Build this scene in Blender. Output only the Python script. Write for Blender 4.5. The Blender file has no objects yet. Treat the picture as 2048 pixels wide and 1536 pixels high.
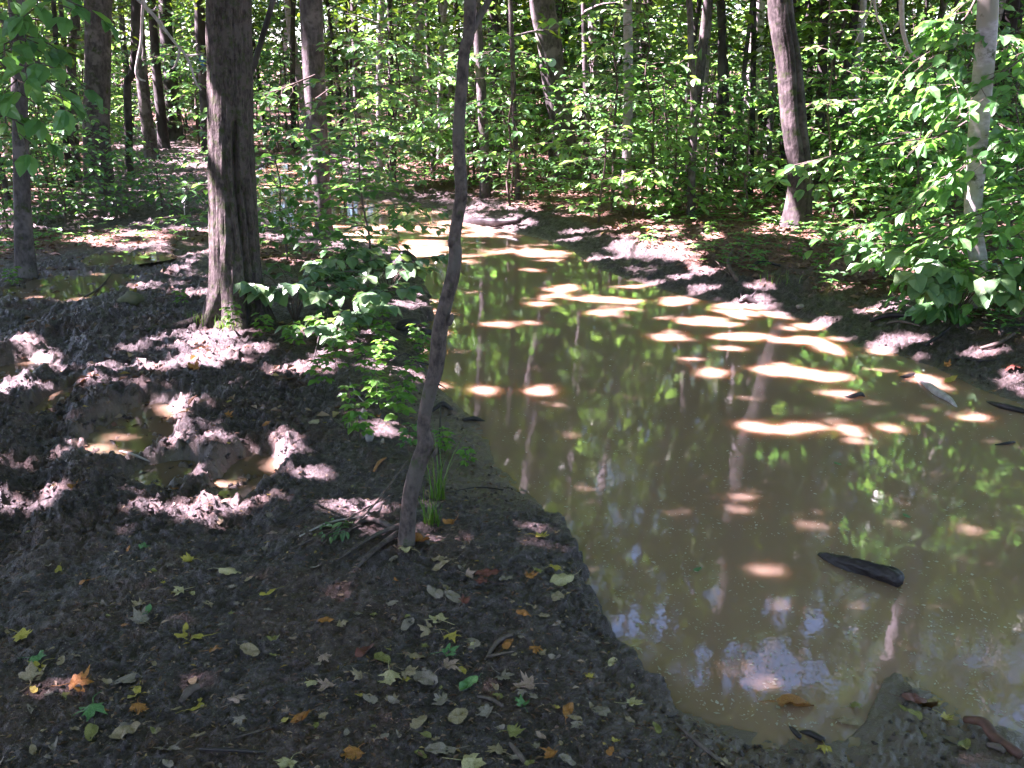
import bpy, math
import numpy as np
from mathutils import Vector, Matrix

# ------------------------------------------------------------------ camera
S = bpy.context.scene
RAD = math.radians
CAM_Z, PITCH, LENS = 1.75, RAD(18.0), 35.0
cd = bpy.data.cameras.new('camera'); cam = bpy.data.objects.new('camera', cd)
S.collection.objects.link(cam); S.camera = cam
cam.location = (0, 0, CAM_Z); cam.rotation_euler = (RAD(90) - PITCH, 0, 0)
cd.lens = LENS; cd.sensor_width = 36.0; cd.clip_start = 0.05; cd.clip_end = 1000
# ------------------------------------------------------------------ sky, sun, exposure
SUN_EL, SUN_AZ = RAD(54), RAD(-86)          # azimuth measured from +Y towards +X
SUN = np.array([math.sin(SUN_AZ)*math.cos(SUN_EL), math.cos(SUN_AZ)*math.cos(SUN_EL), math.sin(SUN_EL)])
W = bpy.data.worlds.new('World'); S.world = W; W.use_nodes = True
nt = W.node_tree; nt.nodes.clear()
sky = nt.nodes.new('ShaderNodeTexSky'); sky.sky_type = 'NISHITA'; sky.sun_disc = False
sky.sun_elevation = SUN_EL; sky.sun_rotation = SUN_AZ; sky.ozone_density = 6.0
bg = nt.nodes.new('ShaderNodeBackground'); bg.inputs[1].default_value = 0.05
wo = nt.nodes.new('ShaderNodeOutputWorld')
nt.links.new(sky.outputs[0], bg.inputs[0]); nt.links.new(bg.outputs[0], wo.inputs[0])
ld = bpy.data.lights.new('sun', 'SUN'); ld.energy = 5.0; ld.angle = RAD(0.53); ld.color = (1.0, 0.90, 0.99)
sun = bpy.data.objects.new('sun', ld); S.collection.objects.link(sun)
sun.rotation_euler = Vector(SUN).to_track_quat('Z', 'Y').to_euler(); sun.location = (-20, 15, 30)
S.view_settings.view_transform = 'Standard'; S.view_settings.look = 'None'
S.view_settings.exposure = 4.3; S.view_settings.gamma = 1.0; S.view_settings.use_curve_mapping = False
S.view_settings.use_white_balance = True; S.view_settings.white_balance_temperature = 6600; S.view_settings.white_balance_tint = 32   # the camera's own white balance, leaning to magenta
cy = S.cycles
cy.max_bounces = 7; cy.diffuse_bounces = 4; cy.glossy_bounces = 3; cy.transmission_bounces = 4
cy.transparent_max_bounces = 4; cy.caustics_reflective = False; cy.caustics_refractive = False
cy.sample_clamp_indirect = 3.0; cy.use_denoising = True
try: cy.denoiser = 'OPENIMAGEDENOISE'
except Exception: pass

# ------------------------------------------------------------------ helpers
F = 2048*LENS/36.0
def ray(px, py):
    u = (np.asarray(px, float)-1024)/F; v = (768-np.asarray(py, float))/F
    c, s = math.cos(PITCH), math.sin(PITCH)
    return u, c + v*s, -s + v*c
def G0(px, py, z=0.0):                       # pixel -> point on a level at height z
    dx, dy, dz = ray(px, py); t = (z-CAM_Z)/dz
    return dx*t, dy*t
def AT(px, py, Y):                            # pixel -> point at distance Y
    dx, dy, dz = ray(px, py); t = Y/dy
    return np.array([dx*t, Y, CAM_Z+dz*t])
def _h(ix, iy, seed):
    a = (ix.astype(np.int64)*374761393 + iy.astype(np.int64)*668265263 + seed*974634777) & 0xffffffff
    a = ((a ^ (a >> 13))*1274126177) & 0xffffffff
    a = a ^ (a >> 16)
    return (a & 0xffffff)/float(0xffffff)
def noise(x, y, seed=0):                      # value noise 0..1
    x = np.asarray(x, float); y = np.asarray(y, float)
    ix = np.floor(x); iy = np.floor(y); fx = x-ix; fy = y-iy
    fx = fx*fx*(3-2*fx); fy = fy*fy*(3-2*fy)
    a = _h(ix, iy, seed); b = _h(ix+1, iy, seed); c = _h(ix, iy+1, seed); d = _h(ix+1, iy+1, seed)
    return (a*(1-fx)+b*fx)*(1-fy) + (c*(1-fx)+d*fx)*fy
def fbm(x, y, octv=3, seed=0):
    s = 0; a = 1; t = 0
    for i in range(octv):
        s = s + a*noise(x*2**i*1.03+i*7.3, y*2**i*1.03-i*3.1, seed+i); t += a; a *= .5
    return s/t
def sm(a, b, x):
    t = np.clip((x-a)/(b-a), 0, 1); return t*t*(3-2*t)

COL = S.collection
def tag(o, label=None, cat=None, group=None, kind=None):
    if label: o['label'] = label
    if cat: o['category'] = cat
    if group: o['group'] = group
    if kind: o['kind'] = kind
    return o
def empty(name, loc, label=None, cat=None, group=None):
    o = bpy.data.objects.new(name, None); o.empty_display_size = .1
    o.location = loc; COL.objects.link(o); return tag(o, label, cat, group)
def mesh_np(name, V, Fs, smooth=True, attr=None):
    """Fs: list of (M,k) int arrays"""
    me = bpy.data.meshes.new(name); V = np.asarray(V, np.float32)
    me.vertices.add(len(V)); me.vertices.foreach_set('co', V.ravel())
    Fs = [f for f in Fs if len(f)]
    idx = np.concatenate([f.ravel() for f in Fs]).astype(np.int32)
    tot = np.concatenate([np.full(len(f), f.shape[1], np.int32) for f in Fs])
    st = np.concatenate([[0], np.cumsum(tot)[:-1]]).astype(np.int32)
    me.loops.add(len(idx)); me.loops.foreach_set('vertex_index', idx)
    me.polygons.add(len(tot)); me.polygons.foreach_set('loop_start', st)
    me.polygons.foreach_set('loop_total', tot)
    me.update(calc_edges=True); me.validate()
    me.polygons.foreach_set('use_smooth', np.full(len(me.polygons), smooth))
    if attr:
        for k, a in attr.items():
            at = me.attributes.new(k, 'FLOAT', 'POINT'); at.data.foreach_set('value', np.asarray(a, np.float32))
    return me
def obj(name, me, mat, parent=None):
    if isinstance(mat, (list, tuple)):
        for m in mat: me.materials.append(m)
    elif mat and not me.materials: me.materials.append(mat)
    o = bpy.data.objects.new(name, me); COL.objects.link(o)
    if parent: o.parent = parent
    return o
def copy_tree(o, parent=None):
    c = o.copy(); COL.objects.link(c); c.parent = parent
    for ch in o.children: copy_tree(ch, c)
    return c
def cr(P, n):                                 # Catmull-Rom resample to n points
    P = np.asarray(P, float)
    Q = np.vstack([2*P[0]-P[1], P, 2*P[-1]-P[-2]])
    m = len(P)-1; out = []
    for t in np.linspace(0, m-1e-6, n):
        i = int(t); f = t-i; a, b, c, d = Q[i], Q[i+1], Q[i+2], Q[i+3]
        out.append(.5*((2*b)+(c-a)*f+(2*a-5*b+4*c-d)*f*f+(3*b-a-3*c+d)*f**3))
    return np.array(out)
def tube(P, R, n=8, disp=None):
    """P (k,3), R (k,), closed end caps. disp(ang, arclen, j)->radius factor array"""
    P = np.asarray(P, float); R = np.asarray(R, float); k = len(P)
    T = np.gradient(P, axis=0); T /= np.linalg.norm(T, axis=1)[:, None]+1e-9
    u = np.cross(T[0], [0, 1, 0] if abs(T[0][1]) < .8 else [1, 0, 0]); u /= np.linalg.norm(u)
    U = [u]
    for i in range(1, k):
        u = U[-1]-T[i]*np.dot(U[-1], T[i]); u /= np.linalg.norm(u)+1e-9; U.append(u)
    U = np.array(U); Vv = np.cross(T, U)
    a = np.linspace(0, 2*np.pi, n, endpoint=False)
    s = np.concatenate([[0], np.cumsum(np.linalg.norm(np.diff(P, axis=0), axis=1))])
    rr = np.repeat(R[:, None], n, 1)
    if disp is not None: rr = rr*disp(a[None, :]+0*rr, s[:, None]+0*rr)
    V = P[:, None, :] + rr[..., None]*(np.cos(a)[None, :, None]*U[:, None, :]+np.sin(a)[None, :, None]*Vv[:, None, :])
    V = V.reshape(-1, 3)
    i = np.arange(k-1)[:, None]*n; j = np.arange(n)[None, :]; j2 = (j+1) % n
    Q = np.stack([i+j, i+j2, i+n+j2, i+n+j], -1).reshape(-1, 4)
    V = np.vstack([V, P[0]-T[0]*R[0]*.3, P[-1]+T[-1]*R[-1]*.5])
    jj = np.arange(n); c0 = k*n; c1 = c0+1; l = (k-1)*n
    T0 = np.stack([np.full(n, c0), (jj+1) % n, jj], -1); T1 = np.stack([np.full(n, c1), l+jj, l+(jj+1) % n], -1)
    return V, Q, np.vstack([T0, T1])
class MB:
    def __init__(s): s.V = []; s.F = {}; s.n = 0; s.A = []
    def add(s, V, *Fs):
        s.V.append(np.asarray(V, float))
        for f in Fs:
            if len(f): s.F.setdefault(f.shape[1], []).append(f+s.n)
        s.n += len(V); return s
    def tube(s, P, R, n=6, **k): return s.add(*tube(P, R, n, **k))
    def mesh(s, name, smooth=True, attr=None):
        return mesh_np(name, np.vstack(s.V), [np.vstack(v) for v in s.F.values()], smooth, attr)
# leaf sets ---------------------------------------------------------------
def norm(v): return v/(np.linalg.norm(v, axis=-1, keepdims=True)+1e-9)
def leafset(pos, d, nrm, L, Wd, simple=False, fold=.18, droop=.12):
    """returns V, faces for many leaves (N)"""
    pos = np.asarray(pos, float); d = norm(np.asarray(d, float)); nrm = np.asarray(nrm, float)
    s = norm(np.cross(nrm, d)); nn = np.cross(d, s); N = len(pos)
    L = np.broadcast_to(L, (N,)); Wd = np.broadcast_to(Wd, (N,))
    if simple:
        T = np.array([[0, 0, 0], [.45, .5, fold*.6], [1, 0, -droop], [.45, -.5, fold*.6]])
        f = np.array([[0, 2, 1], [0, 3, 2]]); f = np.array([[0, 3, 2], [0, 2, 1]])
        t3, t4 = f, np.zeros((0, 4), int)
    else:
        T = np.array([[0, 0, 0], [.22, .36, fold*.6], [.55, .5, fold*.7], [.82, .27, fold*.2-droop*.5], [1, 0, -droop],
                      [.82, -.27, fold*.2-droop*.5], [.55, -.5, fold*.7], [.22, -.36, fold*.6], [.4, 0, .02], [.75, 0, -droop*.4]])
        t3 = np.array([[0, 8, 1], [0, 7, 8], [9, 4, 3], [9, 5, 4]])
        t4 = np.array([[8, 9, 3, 2], [8, 6, 5, 9]]); t3 = np.vstack([t3, [[8, 2, 1], [8, 7, 6]]])
    k = len(T)
    V = pos[:, None, :] + (T[None, :, 0:1]*L[:, None, None])*d[:, None, :] + (T[None, :, 1:2]*Wd[:, None, None])*s[:, None, :] \
        + (T[None, :, 2:3]*L[:, None, None])*nn[:, None, :]
    off = (np.arange(N)*k)[:, None, None]
    return V.reshape(-1, 3), (t3[None]+off).reshape(-1, 3), (t4[None]+off).reshape(-1, 4)

# ------------------------------------------------------------------ materials
def M_new(name):
    m = bpy.data.materials.new(name); m.use_nodes = True; nt = m.node_tree; nt.nodes.clear()
    o = nt.nodes.new('ShaderNodeOutputMaterial'); return m, nt, o
def N(nt, t, **kw):
    n = nt.nodes.new(t)
    for k, v in kw.items():
        if k in n.inputs.keys() if isinstance(k, str) else False: n.inputs[k].default_value = v
        else: setattr(n, k, v)
    return n
def ramp(nt, fac, stops):
    r = nt.nodes.new('ShaderNodeValToRGB'); e = r.color_ramp.elements
    while len(e) < len(stops): e.new(.5)
    for x, (p, c) in zip(e, stops): x.position = p; x.color = (*c, 1)
    nt.links.new(fac, r.inputs[0]); return r.outputs[0]
def mixc(nt, fac, a, b):
    m = nt.nodes.new('ShaderNodeMix'); m.data_type = 'RGBA'
    for s, v in ((m.inputs[0], fac), (m.inputs[6], a), (m.inputs[7], b)):
        if isinstance(v, bpy.types.NodeSocket): nt.links.new(v, s)
        elif isinstance(v, (int, float)): s.default_value = v
        else: s.default_value = (*v, 1)
    return m.outputs[2]
def tex(nt, scale, detail=3, rough=.6, obj=True, stretch=None):
    tc = nt.nodes.new('ShaderNodeTexCoord'); out = tc.outputs['Object']
    if stretch:
        mp = nt.nodes.new('ShaderNodeMapping'); mp.inputs['Scale'].default_value = stretch
        nt.links.new(out, mp.inputs[0]); out = mp.outputs[0]
    n = nt.nodes.new('ShaderNodeTexNoise'); n.inputs['Scale'].default_value = scale
    n.inputs['Detail'].default_value = detail; n.inputs['Roughness'].default_value = rough
    nt.links.new(out, n.inputs['Vector']); return n.outputs['Fac']
def bump(nt, h, strength, dist):
    b = nt.nodes.new('ShaderNodeBump'); b.inputs['Strength'].default_value = strength; b.inputs['Distance'].default_value = dist
    nt.links.new(h, b.inputs['Height']); return b.outputs[0]
def math_n(nt, op, a, b, c=None):
    m = nt.nodes.new('ShaderNodeMath'); m.operation = op
    for s, v in zip(m.inputs, (a, b, c)):
        if v is None: continue
        if isinstance(v, bpy.types.NodeSocket): nt.links.new(v, s)
        else: s.default_value = v
    return m.outputs[0]
def leaf_mat(name, cols, trans=.45, rough=.38, spec=.5, tcol=(1.25, 1.25, .6)):
    m, nt, o = M_new(name)
    g = nt.nodes.new('ShaderNodeNewGeometry'); c = ramp(nt, g.outputs['Random Per Island'], cols)
    p = N(nt, 'ShaderNodeBsdfPrincipled'); nt.links.new(c, p.inputs['Base Color'])
    p.inputs['Roughness'].default_value = rough; p.inputs['Specular IOR Level'].default_value = spec
    t = nt.nodes.new('ShaderNodeBsdfTranslucent')
    v = nt.nodes.new('ShaderNodeMix'); v.data_type = 'RGBA'; v.blend_type = 'MULTIPLY'; v.inputs[0].default_value = 1
    nt.links.new(c, v.inputs[6]); v.inputs[7].default_value = (*tcol, 1); nt.links.new(v.outputs[2], t.inputs[0])
    mx = nt.nodes.new('ShaderNodeMixShader'); mx.inputs[0].default_value = trans
    nt.links.new(p.outputs[0], mx.inputs[1]); nt.links.new(t.outputs[0], mx.inputs[2]); nt.links.new(mx.outputs[0], o.inputs[0])
    return m
LEAF = leaf_mat('beech_leaf', tcol=(1.5, 1.6, .7), trans=.5, cols=[(0, (.05, .135, .05)), (.4, (.07, .19, .065)), (.8, (.10, .25, .08)), (1, (.16, .32, .09))], rough=.32, spec=.7)
LEAF_C = leaf_mat('canopy_leaf', [(0, (.04, .10, .015)), (.5, (.07, .16, .02)), (1, (.12, .21, .025))], trans=.25, tcol=(1.5, 1.3, .5))
LEAF_B = leaf_mat('broad_leaf', [(0, (.07, .15, .075)), (.6, (.10, .2, .09)), (1, (.15, .25, .11))], trans=.35, rough=.3)
LEAF_F = leaf_mat('fresh_leaf', [(0, (.06, .18, .04)), (.6, (.11, .28, .05)), (1, (.17, .32, .06))], trans=.5)
GRASS = leaf_mat('grass_blade', [(0, (.05, .14, .02)), (.7, (.09, .2, .03)), (1, (.2, .2, .08))], trans=.4)
LITTER = leaf_mat('dead_leaf', [(0, (.05, .025, .015)), (.35, (.12, .06, .035)), (.7, (.2, .12, .08)), (.93, (.3, .22, .15)), (1, (.3, .2, .04))], trans=.15, rough=.6, tcol=(1, .8, .5))
def bark_mat(name, lo, hi, sc=9, moss=0, stretch=(1, 1, .25), bs=.8, bd=.01, spot=None, rough=.85):
    m, nt, o = M_new(name)
    f = tex(nt, sc, 5, .65, stretch=stretch); f2 = tex(nt, sc*.22, 3, .6)
    c = ramp(nt, f, [(.32, lo), (.68, hi)])
    if spot: c = mixc(nt, ramp(nt, f2, [(.5, (0, 0, 0)), (.6, (1, 1, 1))]), c, spot)
    if moss:
        f3 = tex(nt, sc*.4, 5, .7)
        c = mixc(nt, ramp(nt, f3, [(.62-moss*.2, (0, 0, 0)), (.7-moss*.1, (1, 1, 1))]), c, (.035, .05, .015))
    p = N(nt, 'ShaderNodeBsdfPrincipled'); nt.links.new(c, p.inputs['Base Color']); p.inputs['Roughness'].default_value = rough
    p.inputs['Specular IOR Level'].default_value = .25
    nt.links.new(bump(nt, f, bs, bd), p.inputs['Normal']); nt.links.new(p.outputs[0], o.inputs[0]); return m
BARK_OLD = bark_mat('furrowed_bark', (.012, .009, .008), (.11, .088, .08), 55, moss=.55, stretch=(1, 1, .3), bs=1, bd=.02, spot=(.085, .07, .064))
BARK_GREY = bark_mat('grey_bark', (.035, .029, .029), (.11, .094, .092), 26, moss=.3, stretch=(1, 1, .45), spot=(.14, .12, .118))
BARK_MID = bark_mat('brown_grey_bark', (.015, .012, .011), (.06, .049, .046), 26, moss=.4, stretch=(1, 1, .45), spot=(.085, .07, .066))
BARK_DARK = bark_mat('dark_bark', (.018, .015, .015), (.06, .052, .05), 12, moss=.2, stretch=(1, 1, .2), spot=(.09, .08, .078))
BARK_PALE = bark_mat('pale_beech_bark', (.2, .17, .18), (.4, .36, .38), 18, moss=.22, stretch=(1, 1, 1.8), bs=.3, bd=.004, spot=(.24, .22, .19), rough=.6)
BARK_SAP = bark_mat('sapling_bark', (.022, .016, .015), (.12, .09, .08), 45, moss=.22, stretch=(1, 1, .7), bs=.9, bd=.005, spot=(.09, .075, .065), rough=.7)
TWIG = bark_mat('twig_bark', (.05, .035, .03), (.13, .1, .085), 40, stretch=(1, 1, .5), bs=.3, bd=.002)
DEADWOOD = bark_mat('bare_deadwood', (.25, .22, .2), (.45, .4, .38), 30, stretch=(1, 1, .4), bs=.3, bd=.002)
WETWOOD = bark_mat('wet_wood', (.012, .01, .011), (.04, .032, .032), 25, stretch=(.4, 1, 1), bs=.8, bd=.006, rough=.45)
def plain(name, c1, c2, sc=30, rough=.6, bs=.3, bd=.003, spec=.5):
    m, nt, o = M_new(name); f = tex(nt, sc, 4, .6)
    c = ramp(nt, f, [(.3, c1), (.7, c2)]); p = N(nt, 'ShaderNodeBsdfPrincipled')
    nt.links.new(c, p.inputs['Base Color']); p.inputs['Roughness'].default_value = rough; p.inputs['Specular IOR Level'].default_value = spec
    nt.links.new(bump(nt, f, bs, bd), p.inputs['Normal']); nt.links.new(p.outputs[0], o.inputs[0]); return m
# mud / forest floor
def ground_mat():
    m, nt, o = M_new('mud_and_litter')
    a = nt.nodes.new('ShaderNodeAttribute'); a.attribute_name = 'litter'
    w = nt.nodes.new('ShaderNodeAttribute'); w.attribute_name = 'wet'
    f1 = tex(nt, 5, 6, .65); f2 = tex(nt, 38, 6, .7); f3 = tex(nt, 160, 3, .6); f4 = tex(nt, 14, 5, .75)
    mud = ramp(nt, f2, [(.3, (.016, .0105, .0085)), (.47, (.041, .028, .024)), (.70, (.15, .112, .12))])  # pale lavender end puts highlights into the mottled mud colour
    mud = mixc(nt, ramp(nt, f4, [(.46, (0, 0, 0)), (.6, (.8, .8, .8))]), mud, (.026, .017, .012))
    lit = ramp(nt, f2, [(.3, (.04, .02, .013)), (.5, (.13, .062, .04)), (.66, (.22, .12, .08)), (.8, (.06, .07, .02))])
    c = mixc(nt, a.outputs['Fac'], mud, lit)
    silt = mixc(nt, f2, (.07, .049, .04), (.14, .1, .08))
    c = mixc(nt, w.outputs['Fac'], c, silt)
    # small pale and ochre specks of grit and leaf crumbs
    vo = nt.nodes.new('ShaderNodeTexVoronoi'); vo.inputs['Scale'].default_value = 95
    tc = nt.nodes.new('ShaderNodeTexCoord'); nt.links.new(tc.outputs['Object'], vo.inputs[0])
    sp = math_n(nt, 'LESS_THAN', vo.outputs['Distance'], .22)
    sep = nt.nodes.new('ShaderNodeSeparateColor'); nt.links.new(vo.outputs['Color'], sep.inputs[0])
    sp = math_n(nt, 'MULTIPLY', sp, math_n(nt, 'GREATER_THAN', sep.outputs[0], .72))
    sc_ = ramp(nt, sep.outputs[1], [(0, (.2, .15, .11)), (.6, (.14, .1, .06)), (1, (.3, .26, .22))])
    c = mixc(nt, sp, c, sc_)
    p = N(nt, 'ShaderNodeBsdfPrincipled'); nt.links.new(c, p.inputs['Base Color'])
    r = ramp(nt, f4, [(.35, (.28,)*3), (.65, (.62,)*3)])
    r = mixc(nt, w.outputs['Fac'], r, (.33, .33, .33)); r = mixc(nt, a.outputs['Fac'], r, (.8, .8, .8))
    nt.links.new(r, p.inputs['Roughness']); p.inputs['Specular IOR Level'].default_value = .5
    wf = math_n(nt, 'SUBTRACT', 1.0, math_n(nt, 'MULTIPLY', w.outputs['Fac'], .75))
    h = math_n(nt, 'MULTIPLY', math_n(nt, 'ADD', f2, math_n(nt, 'MULTIPLY', f3, .35)), wf)
    nt.links.new(bump(nt, h, 1.0, .024), p.inputs['Normal'])
    nt.links.new(p.outputs[0], o.inputs[0]); return m
MUD = ground_mat()
def water_mat(name, c1, c2, bs, ss=.13):
    m, nt, o = M_new(name)
    f = tex(nt, .6, 3, .5); c = mixc(nt, f, c1, c2)
    p = N(nt, 'ShaderNodeBsdfPrincipled'); nt.links.new(c, p.inputs['Base Color'])
    p.subsurface_method = 'BURLEY'; p.inputs['Subsurface Weight'].default_value = .85; p.inputs['Subsurface Radius'].default_value = (1.0, .7, .5); p.inputs['Subsurface Scale'].default_value = ss
    p.inputs['Roughness'].default_value = .025; p.inputs['IOR'].default_value = 1.33; p.inputs['Specular IOR Level'].default_value = 1.0
    n1 = tex(nt, 9, 2, .5, stretch=(1, .5, 1)); n2 = tex(nt, 60, 2, .5)
    h = math_n(nt, 'ADD', n1, math_n(nt, 'MULTIPLY', n2, .12))
    nt.links.new(bump(nt, h, bs, .004), p.inputs['Normal'])
    nt.links.new(p.outputs[0], o.inputs[0]); return m
WATER = water_mat('muddy_water', (.235, .148, .098), (.28, .18, .118), .2)
PUDDLE = water_mat('puddle_water', (.13, .088, .058), (.16, .112, .07), .12, .02)
# ------------------------------------------------------------------ terrain
def Gp(pts, z=0.0):
    a = np.array(pts, float); x, y = G0(a[:, 0], a[:, 1], z); return np.stack([x, y], 1)
LB = [(1345, 1415), (1290, 1345), (1240, 1285), (1205, 1215), (1180, 1150), (1150, 1095), (1125, 1050), (1075, 1000), (1030, 960),
      (990, 925), (978, 880), (960, 848), (905, 800), (868, 765), (846, 715), (850, 670), (868, 640), (866, 600), (850, 565), (825, 525), (790, 495),
      (700, 480), (600, 462), (545, 440), (520, 415), (505, 375), (500, 345), (540, 325)]
RB = [(620, 325), (680, 345), (690, 365), (650, 385), (740, 400), (830, 410), (880, 425), (905, 440), (960, 452), (1020, 465), (1090, 480), (1140, 500), (1200, 540),
      (1290, 570), (1330, 580), (1400, 600), (1500, 613), (1600, 640), (1640, 655), (1700, 690), (1800, 712), (1870, 735), (1950, 775), (2048, 812), (2200, 880), (2500, 960)]
NB = [(2500, 1500), (2200, 1490), (2048, 1468), (1950, 1432), (1880, 1395), (1830, 1360), (1790, 1342), (1765, 1362), (1745, 1410), (1725, 1450), (1690, 1480),
      (1610, 1478), (1500, 1462), (1420, 1440), (1345, 1415)]
PL, PR, PN = Gp(LB), Gp(RB), Gp(NB)
POLY = np.vstack([PL, PR, PN[:-1]])
def seg_d(x, y, P, closed=False):
    best = np.full(np.shape(x), 1e9)
    n = len(P); rng_ = range(n if closed else n-1)
    for i in rng_:
        a = P[i]; b = P[(i+1) % n]; ab = b-a; L2 = ab@ab+1e-12
        t = np.clip(((x-a[0])*ab[0]+(y-a[1])*ab[1])/L2, 0, 1)
        d = (x-a[0]-t*ab[0])**2+(y-a[1]-t*ab[1])**2
        best = np.minimum(best, d)
    return np.sqrt(best)
def inside(x, y, P):
    c = np.zeros(np.shape(x), bool); n = len(P)
    for i in range(n):
        a = P[i]; b = P[(i+1) % n]
        cond = ((a[1] > y) != (b[1] > y))
        xi = (b[0]-a[0])*(y-a[1])/(b[1]-a[1]+1e-12)+a[0]
        c ^= cond & (x < xi)
    return c
def sdf(x, y, P):
    d = seg_d(x, y, P, True); return np.where(inside(x, y, P), -d, d)
CLOD = Gp([(-400, 600), (0, 560), (120, 500), (400, 480), (430, 640), (560, 720), (640, 760), (620, 900), (560, 1010), (400, 1060), (0, 1080), (-500, 1060)], .1)
TRAIL = Gp([(-300, 470), (0, 450), (420, 440), (420, 330), (340, 262), (250, 262), (240, 330), (120, 400)], .1)
# puddles: px centre, radii (world x, y), label
PUD = [((262, 865), (.20, .42), 'shallow brown puddle in the churned mud between two ridges'),
       ((335, 945), (.14, .16), 'small muddy puddle with a sunlit rim beside the churned clods'),
       ((490, 955), (.12, .26), 'narrow dark brown puddle in the rut nearest the sapling'),
       ((252, 515), (.32, .30), 'ochre puddle pooled in front of the leafy bushes'),
       ((135, 575), (.45, .5), 'broad shallow greenish puddle on the far churned track'),
       ((15, 755), (.18, .35), 'puddle cut off by the picture edge beside the deep wheel rut'),
       ((112, 800), (.07, .30), 'thin strip of ochre water lying in the deep wheel rut')]
PUDW = []
for (c, r, lb) in PUD:
    x, y = G0(c[0], c[1], .06); PUDW.append((float(x), float(y), r[0], r[1], .055))
RUTS = [(Gp([(118, 660), (122, 730), (112, 820), (85, 900), (60, 980), (30, 1060), (-60, 1150)], .1), .10, .055),
        (Gp([(500, 860), (510, 920), (500, 990), (450, 1040)], .1), .07, .03),
        (Gp([(300, 800), (290, 870), (330, 950), (420, 1010), (470, 1090)], .1), .13, .035),
        (Gp([(-100, 700), (60, 640), (200, 560), (330, 500), (420, 470)], .1), .16, .04)]
BERM = [(Gp([(-60, 860), (20, 800), (90, 740), (160, 690)], .1), .11, .035), (Gp([(150, 775), (250, 755), (340, 745), (430, 730), (520, 700)], .1), .10, .03),
        (Gp([(180, 640), (280, 600), (400, 590)], .1), .12, .025), (Gp([(360, 860), (400, 820), (470, 790)], .1), .08, .03),
        (Gp([(170, 930), (120, 1020), (60, 1060)], .1), .10, .03), (Gp([(420, 1000), (400, 900)], .1), .07, .02)]
def H(x, y, full=False):
    x = np.asarray(x, float); y = np.asarray(y, float)
    far = y > 30
    d = sdf(x, y, POLY)
    dn = d + (fbm(x*5, y*5, 3, 11)-.5)*.11 + (fbm(x*22, y*22, 3, 12)-.5)*.085
    dl, dr, dk = seg_d(x, y, PL), seg_d(x, y, PR), seg_d(x, y, PN)
    wl, wr, wk = 1/(dl+.03)**3, 1/(dr+.03)**3, 1/(dk+.03)**3
    ws = wl+wr+wk; wl /= ws; wr /= ws; wk /= ws
    big = fbm(x*.7, y*.7, 3, 3)-.5
    # left bank: low undercut lip near the camera, gentle silty beach between y=3.2 and 5
    beach = sm(3.4, 3.9, y)*(1-sm(5.2, 5.9, y))*(1-sm(.35, .6, np.abs(x+.05)))
    hl = (1-beach)*(.07*sm(0, .05, dn)+.045*sm(.03, .30, dn)) + beach*(.02*sm(0, .1, dn)+.095*sm(.1, .7, dn))
    hl = hl*(1-.8*sm(6.5, 8.5, y))
    hr = .025*sm(0, .12, dn)+.09*sm(.06, 1.1, dn)+.07*sm(.3, 1.6, dn)+.03*np.exp(-((dn-.55)/.25)**2)*(.4+1.6*fbm(x*2, y*2, 2, 5))
    hk = .007*sm(0, .1, dn)+.018*sm(.05, .5, dn)+.05*sm(.4, 1.2, dn)
    h = wl*hl+wr*hr+wk*hk + big*.05*sm(.2, 2, d)
    cz = 1-sm(-.15, .25, sdf(x, y, CLOD)); tz = 1-sm(-.3, .4, sdf(x, y, TRAIL)); cz = np.maximum(cz, tz*.8)
    bank = wr*(1-sm(.6, 1.1, d))
    for P, w, dep in RUTS:
        q = seg_d(x, y, P)+(fbm(x*6, y*6, 2, 21)-.5)*w*.9
        dep = dep*.75; h = h - dep*np.exp(-(q/w)**2) + dep*.4*np.exp(-((q-2.0*w)/(.8*w))**2)
    for P, w, dep in BERM:
        q = seg_d(x, y, P)+(fbm(x*6, y*6, 2, 22)-.5)*w
        h = h + .6*dep*np.exp(-(q/w)**2)
    for (cx, cyy, rx, ry, z) in PUDW:
        e = np.sqrt(((x-cx)/rx)**2+((y-cyy)/ry)**2)+(fbm(x*7, y*7, 2, 31)-.5)*.5
        k = 1-sm(.8, 1.35, e); h = h*(1-k)+(z-.02)*k
    # clods
    n1 = fbm(x*8, y*8, 3, 41); n1 = np.abs(n1-.5)*2; n2 = fbm(x*24, y*24, 3, 42); n3 = fbm(x*70, y*70, 2, 43)
    amp = np.clip(cz+.75*bank, 0, 1)
    n15 = np.abs(fbm(x*15, y*15, 2, 45)-.5)*2; clod = (1-n1)**2*.014-.008 + (1-n15)**2*.012-.006+(np.clip(n2-.42, 0, 1))*.085-.01 + (n3-.5)*.03
    calm = (fbm(x*14, y*14, 3, 44)-.5)*.022+(n2-.5)*.020+(n3-.5)*.016
    rel = sm(-.02, .12, d)
    h = h + rel*(amp*clod+(1-amp)*calm*(1+.6*(wl*np.exp(-(d/.12)**2))))
    h = h + .10*sm(14, 30, y)+ sm(30, 60, y)*.5
    h = np.where(d > .35, np.maximum(h, .02), h)
    h = np.where(d < 0, np.minimum(h, -.012-.14*sm(0, .5, -d)), h)
    if not full: return h
    litter = sm(.5, .95, d+(fbm(x*3, y*3, 3, 51)-.5)*.8)*(1-np.maximum(1-sm(0, .6, sdf(x, y, CLOD)), 1-sm(0, .5, sdf(x, y, TRAIL))))
    litter = litter*np.maximum(wr, np.maximum(sm(8.3, 9.3, y), 0))
    litter = np.clip(litter+.25*sm(.25, .5, d)*(fbm(x*5, y*5, 3, 52) > .56), 0, 1)
    wet = np.clip((1-sm(0, .10, dn))*wr*.8+(wk)*(1-sm(.1, .45, d))+wl*beach*(1-sm(.2, .55, d)), 0, 1)
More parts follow.
